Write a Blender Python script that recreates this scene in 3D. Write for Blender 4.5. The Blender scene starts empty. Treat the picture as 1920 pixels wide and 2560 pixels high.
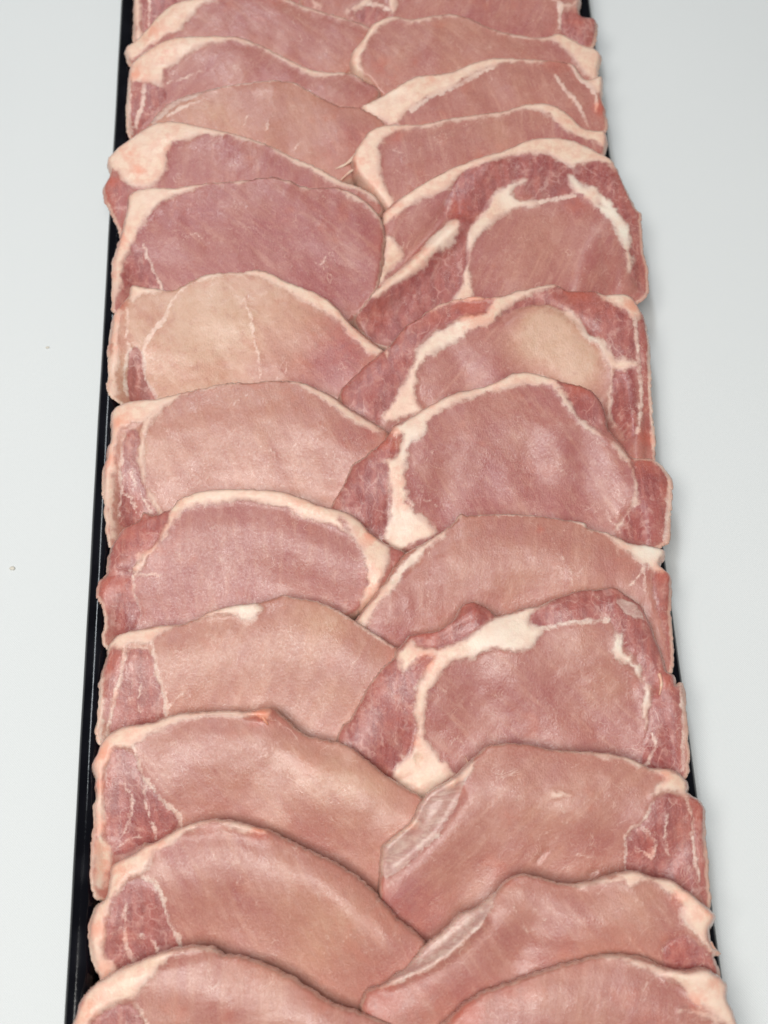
import bpy, math, random
import numpy as np
from mathutils import Matrix, Vector
SC = bpy.context.scene
COL = SC.collection
MM = 0.001

# ------------------------------------------------------------------ camera
# looking down along the tray: axes of the camera in tray coordinates (millimetres)
cam_data = bpy.data.cameras.new('camera')
cam = bpy.data.objects.new('camera', cam_data); COL.objects.link(cam)
CR_, CU_, CF_ = (0.9992419, -0.03893093, 0.0), (0.0355405, 0.91221958, 0.40815722), (0.01588994, 0.4078478, -0.91291165)
CL_ = (-8.80302602 * MM, -225.94768053 * MM, 527.75305476 * MM)
cam.matrix_world = Matrix(((CR_[0], CU_[0], -CF_[0], CL_[0]), (CR_[1], CU_[1], -CF_[1], CL_[1]),
                           (CR_[2], CU_[2], -CF_[2], CL_[2]), (0, 0, 0, 1)))
cam_data.sensor_fit = 'VERTICAL'; cam_data.sensor_height = 36.0; cam_data.sensor_width = 27.0
cam_data.lens = 3300 / 2560 * 36.0
cam_data.clip_start = 0.01; cam_data.clip_end = 20
cam_data.dof.use_dof = True; cam_data.dof.focus_distance = 0.535; cam_data.dof.aperture_fstop = 10
SC.camera = cam

# ------------------------------------------------------------------ light
world = bpy.data.worlds.new('World'); SC.world = world; world.use_nodes = True
bg = world.node_tree.nodes['Background']
bg.inputs[0].default_value = (0.93, 0.97, 1.0, 1); bg.inputs[1].default_value = 0.085
def area(name, loc, target, sx, sy, power, col):
    d = bpy.data.lights.new(name, 'AREA'); d.shape = 'RECTANGLE'; d.size = sx; d.size_y = sy; d.energy = power; d.color = col
    o = bpy.data.objects.new(name, d); COL.objects.link(o); o.location = loc
    o.rotation_euler = (Vector(target) - Vector(loc)).to_track_quat('-Z', 'Y').to_euler(); return o
area('ceiling_light', (-0.24, -0.48, 1.35), (0, 0, 0), 1.0, 0.55, 21.5, (1.0, 0.985, 0.94))
strip = area('ceiling_light', (-0.25, 0.60, 1.35), (0, 0, 0), 0.14, 0.80, 6.5, (0.90, 0.96, 1.0)); strip.rotation_euler = (0, 0, 0)
SC.view_settings.view_transform = 'Standard'; SC.view_settings.look = 'None'
SC.view_settings.exposure = -0.13; SC.view_settings.gamma = 1.0

# ------------------------------------------------------------------ node helpers
def new_mat(name):
    m = bpy.data.materials.new(name); m.use_nodes = True
    nt = m.node_tree
    for n in list(nt.nodes): nt.nodes.remove(n)
    out = nt.nodes.new('ShaderNodeOutputMaterial'); bs = nt.nodes.new('ShaderNodeBsdfPrincipled')
    nt.links.new(bs.outputs[0], out.inputs[0]); return m, nt, bs
class G:
    def __init__(s, nt): s.nt = nt
    def put(s, sock, v):
        if isinstance(v, bpy.types.NodeSocket): s.nt.links.new(v, sock)
        elif isinstance(v, (tuple, list)) and len(v) == 3 and sock.type == 'RGBA': sock.default_value = (*v, 1)
        else: sock.default_value = v
    def math(s, op, a, b=None, clamp=False):
        n = s.nt.nodes.new('ShaderNodeMath'); n.operation = op; n.use_clamp = clamp
        s.put(n.inputs[0], a)
        if b is not None: s.put(n.inputs[1], b)
        return n.outputs[0]
    def attr(s, name):
        n = s.nt.nodes.new('ShaderNodeAttribute'); n.attribute_name = name; return n.outputs['Fac']
    def coord(s):
        n = s.nt.nodes.new('ShaderNodeTexCoord'); return n.outputs['Object']
    def mapping(s, v, scale=(1, 1, 1), rot=(0, 0, 0), loc=(0, 0, 0)):
        n = s.nt.nodes.new('ShaderNodeMapping'); s.put(n.inputs['Vector'], v)
        n.inputs['Scale'].default_value = scale; n.inputs['Rotation'].default_value = rot; n.inputs['Location'].default_value = loc
        return n.outputs[0]
    def noise(s, v, scale, detail=2, rough=.5, dist=0.0, out='Fac'):
        n = s.nt.nodes.new('ShaderNodeTexNoise'); s.put(n.inputs['Vector'], v)
        n.inputs['Scale'].default_value = scale; n.inputs['Detail'].default_value = detail
        n.inputs['Roughness'].default_value = rough; n.inputs['Distortion'].default_value = dist
        return n.outputs[out]
    def ramp(s, v, a, b, lo=0.0, hi=1.0):          # smooth step from a to b
        n = s.nt.nodes.new('ShaderNodeMapRange'); n.interpolation_type = 'SMOOTHSTEP'
        s.put(n.inputs[0], v); n.inputs[1].default_value = a; n.inputs[2].default_value = b
        n.inputs[3].default_value = lo; n.inputs[4].default_value = hi; return n.outputs[0]
    def mix(s, f, a, b, mode='MIX'):
        n = s.nt.nodes.new('ShaderNodeMix'); n.data_type = 'RGBA'; n.blend_type = mode
        s.put(n.inputs[0], f); s.put(n.inputs[6], a); s.put(n.inputs[7], b); return n.outputs[2]
    def vadd(s, a, b):
        n = s.nt.nodes.new('ShaderNodeVectorMath'); n.operation = 'ADD'; s.put(n.inputs[0], a); s.put(n.inputs[1], b); return n.outputs[0]
    def bump(s, h, strength, dist, normal=None):
        n = s.nt.nodes.new('ShaderNodeBump'); s.put(n.inputs['Height'], h); s.put(n.inputs['Strength'], strength)
        n.inputs['Distance'].default_value = dist
        if normal is not None: s.put(n.inputs['Normal'], normal)
        return n.outputs[0]

# ------------------------------------------------------------------ raw pork material: the cut's own colours, driven by distances (mm) stored on the mesh
def pork_material():
    m, nt, bs = new_mat('raw_pork'); g = G(nt)
    at = g.attr('seed')
    P = g.coord()
    cmb = nt.nodes.new('ShaderNodeCombineXYZ'); g.put(cmb.inputs[2], at); P = g.vadd(P, cmb.outputs[0])
    big = g.noise(P, 55, 2, .5)
    mid = g.noise(P, 260, 4, .62)
    fine = g.noise(P, 1100, 3, .65)
    grain = g.noise(g.mapping(P, (1.0, .45, 1.0), (0, 0, .25)), 1500, 2, .6)
    vr = nt.nodes.new('ShaderNodeVectorRotate'); vr.rotation_type = 'Z_AXIS'; g.put(vr.inputs['Vector'], P)
    g.put(vr.inputs['Angle'], g.math('MULTIPLY', g.math('SINE', g.math('MULTIPLY', at, 2.1)), .85)); PR = vr.outputs[0]
    fibre = g.noise(g.mapping(PR, (1.0, .13, .5)), 560, 4, .6, .2)
    strand = g.noise(g.mapping(g.vadd(PR, (.11, 0, 0)), (1.0, .08, .5)), 260, 3, .6, .3)
    dfib = g.noise(g.mapping(P, (1.0, .18, .5), (0, 0, .25)), 330, 3, .55, .5)
    warp = g.math('SUBTRACT', mid, .5)
    warp2 = g.math('SUBTRACT', fine, .5)
    def edge(name, amp, a, b, amp2=.9):
        return g.ramp(g.math('ADD', g.attr(name), g.math('ADD', g.math('MULTIPLY', warp, amp), g.math('MULTIPLY', warp2, amp2))), a, b)
    wl = g.math('MULTIPLY', g.math('SUBTRACT', g.noise(P, 110, 2, .5), .5), 4.5)
    fat = g.ramp(g.math('ADD', g.math('ADD', g.math('SUBTRACT', g.attr('fat'), .22), wl), g.math('ADD', g.math('MULTIPLY', warp, 4.0), g.math('MULTIPLY', warp2, 1.6))), -1.1, 1.0)
    line = g.math('MULTIPLY', edge('line', 2.4, -.62, .60, 1.4), g.ramp(g.noise(P, 150, 2, .5), .30, .55, .55, 1.0))
    dark = edge('dark', 3.0, -.6, .6)
    silver = edge('silver', 2.0, -.4, .4)
    # lean
    tone = g.math('ADD', g.attr('tone'), g.math('ADD', g.math('MULTIPLY', g.math('SUBTRACT', big, .5), .75), g.math('MULTIPLY', g.math('SUBTRACT', strand, .5), .6)))
    lean = g.mix(g.math('ADD', tone, 0.0, True), (.385, .115, .110), (.575, .292, .205))
    lean = g.mix(g.ramp(g.math('ADD', tone, g.math('MULTIPLY', warp, .8)), .85, 1.45, 0, .85), lean, (.66, .42, .30))
    mus = g.mix(g.ramp(g.math('ADD', g.math('MULTIPLY', dfib, .75), g.math('MULTIPLY', mid, .25)), .36, .64), (.27, .054, .056), (.43, .120, .104))
    lean = g.mix(g.math('MULTIPLY', dark, .80), lean, mus)
    # fibres and fine flecks of fat inside the lean
    lean = g.mix(g.ramp(g.attr('edge'), 8.0, .5, 0, .24), lean, (.54, .215, .155))
    lean = g.mix(g.ramp(mid, .52, .72, 0, .22), lean, (.68, .40, .32))
    lean = g.mix(g.ramp(mid, .46, .28, 0, .20), lean, (.36, .105, .10))
    lean = g.mix(g.ramp(strand, .54, .72, 0, .20), lean, (.70, .40, .32))
    lean = g.mix(g.ramp(fibre, .54, .76, 0, .16), lean, (.74, .49, .40))
    lean = g.mix(g.ramp(fibre, .44, .22, 0, .14), lean, (.34, .11, .10))
    lean = g.mix(g.ramp(grain, .55, .72, 0, .16), lean, (.76, .50, .42))
    lean = g.mix(g.ramp(grain, .44, .26, 0, .10), lean, (.33, .10, .10))
    # sparse thin marbling veins
    vn = g.noise(g.vadd(P, (.3, .1, 0)), 85, 3, .55, .8)
    vein = g.ramp(g.math('ABSOLUTE', g.math('SUBTRACT', vn, .5)), .010, .0, 0, 1)
    vmask = g.ramp(g.noise(P, 120, 1, .5), .54, .66)
    lean = g.mix(g.math('MULTIPLY', g.math('MULTIPLY', vein, vmask), .36), lean, (.84, .62, .52))
    vn2 = g.noise(g.vadd(P, (.7, .4, 0)), 210, 3, .6, 1.0)
    vein2 = g.ramp(g.math('ABSOLUTE', g.math('SUBTRACT', vn2, .5)), .014, .0, 0, 1)
    vmask2 = g.ramp(g.noise(g.vadd(P, (.2, .9, 0)), 90, 1, .5), .50, .64)
    va = g.math('ADD', .22, g.math('MULTIPLY', dark, .10))
    lean = g.mix(g.math('MULTIPLY', g.math('MULTIPLY', vein2, vmask2), va), lean, (.82, .58, .50))
    vo = nt.nodes.new('ShaderNodeTexVoronoi'); vo.feature = 'DISTANCE_TO_EDGE'; vo.inputs['Scale'].default_value = 95
    nv = nt.nodes.new('ShaderNodeTexNoise'); nv.inputs['Scale'].default_value = 140; g.put(nv.inputs['Vector'], P)
    vs = nt.nodes.new('ShaderNodeVectorMath'); vs.operation = 'SCALE'; g.put(vs.inputs[0], nv.outputs['Color']); vs.inputs['Scale'].default_value = .014
    g.put(vo.inputs['Vector'], g.vadd(g.mapping(P, (1, .55, 1)), vs.outputs[0]))
    web = g.math('MULTIPLY', g.ramp(vo.outputs['Distance'], .075, .0), g.math('MULTIPLY', dark, g.ramp(g.noise(P, 130, 2), .40, .62)))
    lean = g.mix(g.math('MULTIPLY', web, .30), lean, (.80, .52, .46))
    # a little blood showing here and there
    lean = g.mix(g.ramp(g.noise(g.vadd(P, (.5, .2, 0)), 75, 2), .62, .78, 0, .35), lean, (.58, .20, .13))
    # fat
    f1 = g.mix(g.ramp(mid, .35, .68), (.84, .61, .47), (.78, .47, .355))
    f1 = g.mix(g.ramp(big, .42, .68, 0, .5), f1, (.88, .68, .56))
    f1 = g.mix(g.ramp(fine, .58, .8, 0, .4), f1, (.92, .80, .68))
    fs = g.noise(g.mapping(P, (.35, 1, 1), (0, 0, .4)), 420, 3, .6, .8)
    f1 = g.mix(g.ramp(fs, .53, .68, 0, .35), f1, (.76, .46, .35))
    rim = g.ramp(g.attr('fat'), 3.0, .2, 0, .45)
    f1 = g.mix(rim, f1, (.78, .53, .45))
    wh = g.attr('white')
    f1 = g.mix(g.math('MULTIPLY', wh, .75), f1, g.mix(fine, (.88, .80, .68), (.92, .86, .76)))
    linec = g.mix(g.ramp(fine, .4, .7), (.82, .58, .49), (.88, .70, .60))
    silc = g.mix(g.ramp(fs, .4, .65), (.58, .36, .32), (.74, .55, .47))
    c = g.mix(g.math('MULTIPLY', line, .80), lean, linec)
    c = g.mix(g.math('MULTIPLY', silver, g.ramp(mid, .3, .7, .45, .9)), c, silc)
    thin = g.ramp(g.attr('fat'), -.5, 2.6, .62, 1.0)
    c = g.mix(g.math('MULTIPLY', fat, thin), c, f1)
    anyf = g.math('MAXIMUM', fat, line)
    red = g.math('MULTIPLY', g.attr('red'), g.ramp(g.math('ADD', mid, g.math('MULTIPLY', g.attr('red'), .35)), .40, .72), True)
    c = g.mix(red, c, g.mix(anyf, (.52, .125, .085), (.82, .30, .19)))
    # membrane along the cut's own edge
    em = g.ramp(g.math('ADD', g.attr('edge'), g.math('MULTIPLY', warp, 1.5)), 1.15, .1, 0, .55)
    c = g.mix(g.math('MULTIPLY', em, g.math('SUBTRACT', 1.0, red)), c, (.80, .56, .44))
    g.put(bs.inputs['Base Color'], c)
    h = g.math('ADD', g.math('MULTIPLY', mid, .42), g.math('ADD', g.math('MULTIPLY', fine, .36), g.math('MULTIPLY', grain, .36)))
    h = g.math('ADD', h, g.math('MULTIPLY', fibre, .22))
    h = g.math('ADD', h, g.math('MULTIPLY', fs, g.math('MULTIPLY', fat, .7)))
    h = g.math('SUBTRACT', h, g.math('MULTIPLY', g.math('MULTIPLY', vein2, vmask2), .2))
    h = g.math('ADD', h, g.math('MULTIPLY', anyf, .35))
    g.put(bs.inputs['Normal'], g.bump(h, .18, .0008))
    rgh = g.math('ADD', g.ramp(g.noise(P, 900, 2, .6), .3, .7, .24, .40), g.math('MULTIPLY', anyf, .06))
    g.put(bs.inputs['Roughness'], g.math('SUBTRACT', rgh, g.ramp(g.noise(P, 70, 3, .6), .48, .66, 0, .12)))
    bs.inputs['IOR'].default_value = 1.40
    bs.inputs['Subsurface Weight'].default_value = 0.30
    bs.inputs['Subsurface Radius'].default_value = (1.0, .38, .28)
    bs.inputs['Subsurface Scale'].default_value = .0030
    bs.inputs['Coat Weight'].default_value = .62
    bs.inputs['Coat Roughness'].default_value = .15
    g.put(bs.inputs['Coat Normal'], g.bump(g.math('ADD', g.math('MULTIPLY', fine, .7), g.math('ADD', grain, g.math('MULTIPLY', mid, .5))), .85, .0007))
    return m
PORK = pork_material()

def black_plastic():
    m, nt, bs = new_mat('black_plastic'); g = G(nt); P = g.coord()
    n = g.noise(P, 700, 3, .6); n2 = g.noise(P, 60, 2, .5)
    g.put(bs.inputs['Base Color'], g.mix(g.ramp(n2, .4, .7), (.003, .003, .005), (.006, .006, .009)))
    g.put(bs.inputs['Roughness'], g.ramp(n2, .3, .7, .07, .16))
    g.put(bs.inputs['Normal'], g.bump(g.math('ADD', n, g.math('MULTIPLY', n2, 3.0)), .05, .0006))
    bs.inputs['IOR'].default_value = 1.42
    return m
PLASTIC = black_plastic()

def cloth_mat():
    m, nt, bs = new_mat('white_cotton'); g = G(nt); P = g.coord()
    def wav(axis, sc):
        n = nt.nodes.new('ShaderNodeTexWave'); n.bands_direction = axis; n.wave_profile = 'SIN'
        g.put(n.inputs['Vector'], P); n.inputs['Scale'].default_value = sc; n.inputs['Distortion'].default_value = .6
        n.inputs['Detail'].default_value = 1; n.inputs['Detail Scale'].default_value = .3; return n.outputs['Fac']
    wx, wy = wav('X', 330), wav('Y', 300)
    w = g.math('MAXIMUM', g.math('MULTIPLY', wx, wy), g.math('MULTIPLY', g.math('SUBTRACT', 1.0, wx), g.math('SUBTRACT', 1.0, wy)))
    n = g.noise(P, 9, 3, .5); f = g.noise(P, 1600, 2, .6)
    c = g.mix(n, (.75, .772, .778), (.785, .802, .808))
    c = g.mix(g.math('MULTIPLY', w, .10), c, (.60, .63, .64))
    c = g.mix(g.ramp(f, .4, .7, 0, .12), c, (.82, .83, .82))
    g.put(bs.inputs['Base Color'], c)
    g.put(bs.inputs['Normal'], g.bump(g.math('ADD', w, f), .30, .00035))
    bs.inputs['Roughness'].default_value = .9
    bs.inputs['Sheen Weight'].default_value = .15
    return m
CLOTH = cloth_mat()

def wood_mat():
    m, nt, bs = new_mat('table_wood'); g = G(nt); P = g.coord()
    n = g.noise(g.mapping(P, (12, 1, 1)), 12, 4, .6, .4)
    g.put(bs.inputs['Base Color'], g.mix(n, (.20, .12, .07), (.34, .22, .13))); bs.inputs['Roughness'].default_value = .5
    return m
WOOD = wood_mat()
def crumb_mat():
    m, nt, bs = new_mat('dried_crumb'); g = G(nt); P = g.coord()
    g.put(bs.inputs['Base Color'], g.mix(g.noise(P, 900, 2), (.66, .60, .50), (.76, .72, .64))); bs.inputs['Roughness'].default_value = .7
    return m
CRUMB = crumb_mat()

# ------------------------------------------------------------------ mesh helpers
def make_mesh(name, V, F, mat, smooth=True):
    me = bpy.data.meshes.new(name)
    me.from_pydata([tuple(v) for v in V], [], [tuple(f) for f in F])
    me.materials.append(mat)
    if smooth: me.polygons.foreach_set('use_smooth', [True] * len(me.polygons))
    me.update(); return me
def link(name, me, parent=None, loc=None):
    o = bpy.data.objects.new(name, me); COL.objects.link(o)
    if parent: o.parent = parent
    if loc is not None: o.location = loc
    return o

# ------------------------------------------------------------------ table, cloth
def build_table():
    V, F = [], []
    def box(x0, x1, y0, y1, z0, z1):
        b = len(V)
        for z in (z0, z1):
            V.extend([(x0, y0, z), (x1, y0, z), (x1, y1, z), (x0, y1, z)])
        F.extend([(b, b+3, b+2, b+1), (b+4, b+5, b+6, b+7), (b, b+1, b+5, b+4), (b+1, b+2, b+6, b+5), (b+2, b+3, b+7, b+6), (b+3, b, b+4, b+7)])
    box(-1.1, 1.1, -.9, 1.1, -.045, -.006)
    o = link('table_surface', make_mesh('table_surface', V, F, WOOD, False)); o['kind'] = 'structure'
def build_cloth():
    n = 150
    xs = np.linspace(-1.05, 1.05, n); ys = np.linspace(-.85, 1.05, n)
    X, Y = np.meshgrid(xs, ys, indexing='ij')
    Z = .0009 * np.sin(X * 9 + 1.3 * np.sin(Y * 5)) + .0006 * np.sin(Y * 14 + X * 4) - .0022
    far = np.clip((np.abs(X) - .17) / .3, 0, 1)
    Z = -.0003 + (Z + .0003) * np.clip(far + .15, 0, 1)
    top = np.stack([X, Y, Z], -1).reshape(-1, 3)
    V = np.vstack([top, top - [0, 0, .0008]])
    i = np.arange(n * n).reshape(n, n)
    a, b, c, d = i[:-1, :-1].ravel(), i[1:, :-1].ravel(), i[1:, 1:].ravel(), i[:-1, 1:].ravel()
    F = np.concatenate([np.stack([a, b, c, d], 1), np.stack([d, c, b, a], 1) + n * n])
    me = make_mesh('tablecloth', V.tolist(), F.tolist(), CLOTH)
    o = link('tablecloth', me); o['label'] = 'plain white woven tablecloth spread under the black tray'; o['category'] = 'tablecloth'
build_table(); build_cloth()

# ------------------------------------------------------------------ tray
TX0, TX1, TY0, TY1 = -122.9, 116.1, -300.0, 352.0
def tray_sweep(profile, name, parent, fill=False):
    """profile: list of (inset from the outer edge, z); swept round the rounded rectangle of the tray"""
    path = []
    R = 26.0
    for cx, cy, a0 in ((TX1 - R, TY1 - R, 0), (TX0 + R, TY1 - R, 90), (TX0 + R, TY0 + R, 180), (TX1 - R, TY0 + R, 270)):
        for k in range(13):
            a = math.radians(a0 + 90 * k / 12); path.append((cx, cy, math.cos(a), math.sin(a)))
    # add points along the long straight sides so that the rim can be slightly wavy
    V, F = [], []
    full = []
    for i in range(len(path)):
        p, q = path[i], path[(i + 1) % len(path)]
        full.append(p)
        px, py = p[0] + R * p[2], p[1] + R * p[3]; qx, qy = q[0] + R * q[2], q[1] + R * q[3]
        L = math.hypot(px - qx, py - qy)
        if L > 60:
            m = int(L / 12)
            for k in range(1, m): t = k / m; full.append((p[0] + (q[0] - p[0]) * t, p[1] + (q[1] - p[1]) * t, p[2], p[3]))
    M = len(full); K = len(profile)
    for (cx, cy, nx, ny) in full:
        for (ins, z) in profile:
            w = .12 * math.sin(cy * .05) + .08 * math.sin(cy * .13 + 1)
            r = R - ins
            V.append(((cx + nx * (r + w * .4)) * MM, (cy + ny * r) * MM, (z + w * .3) * MM))
    for i in range(M):
        for k in range(K - 1):
            a, b = i * K + k, ((i + 1) % M) * K + k
            F.append((a, a + 1, b + 1, b))
    if fill: F.append(tuple(i * K + K - 1 for i in range(M)))
    return link(name, make_mesh(name, V, F, PLASTIC), parent)
tray = bpy.data.objects.new('meat_tray', None); COL.objects.link(tray)
tray['label'] = 'long shallow glossy black plastic tray holding the two rows of pork chops'; tray['category'] = 'tray'
rimp = [(1.6, 16.2), (.7, 16.0)]
for k in range(13):
    a = math.radians(180 - 15 * k); rimp.append((4.4 + 4.4 * math.cos(a), 18.4 + 3.6 * math.sin(a)))
rimp = rimp[:2] + [(0.0, 17.2)] + rimp[2:] + [(8.95, 17.8), (9.1, 17.2)]
tray_sweep(rimp, 'rim', tray)
tray_sweep([(9.0, 17.4), (9.7, 12.0), (10.4, 6.5), (11.4, 4.2), (13.4, 2.9), (16.0, 2.5)], 'wall', tray)
tray_sweep([(15.9, 2.53), (24, 2.4), (24.01, 2.4)], 'floor', tray, True)
tray_sweep([(1.7, 16.3), (6.0, 15.6), (8.0, 9.0), (10.0, 3.0), (13.5, .5), (20.0, .15)], 'outer_wall', tray)

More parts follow.
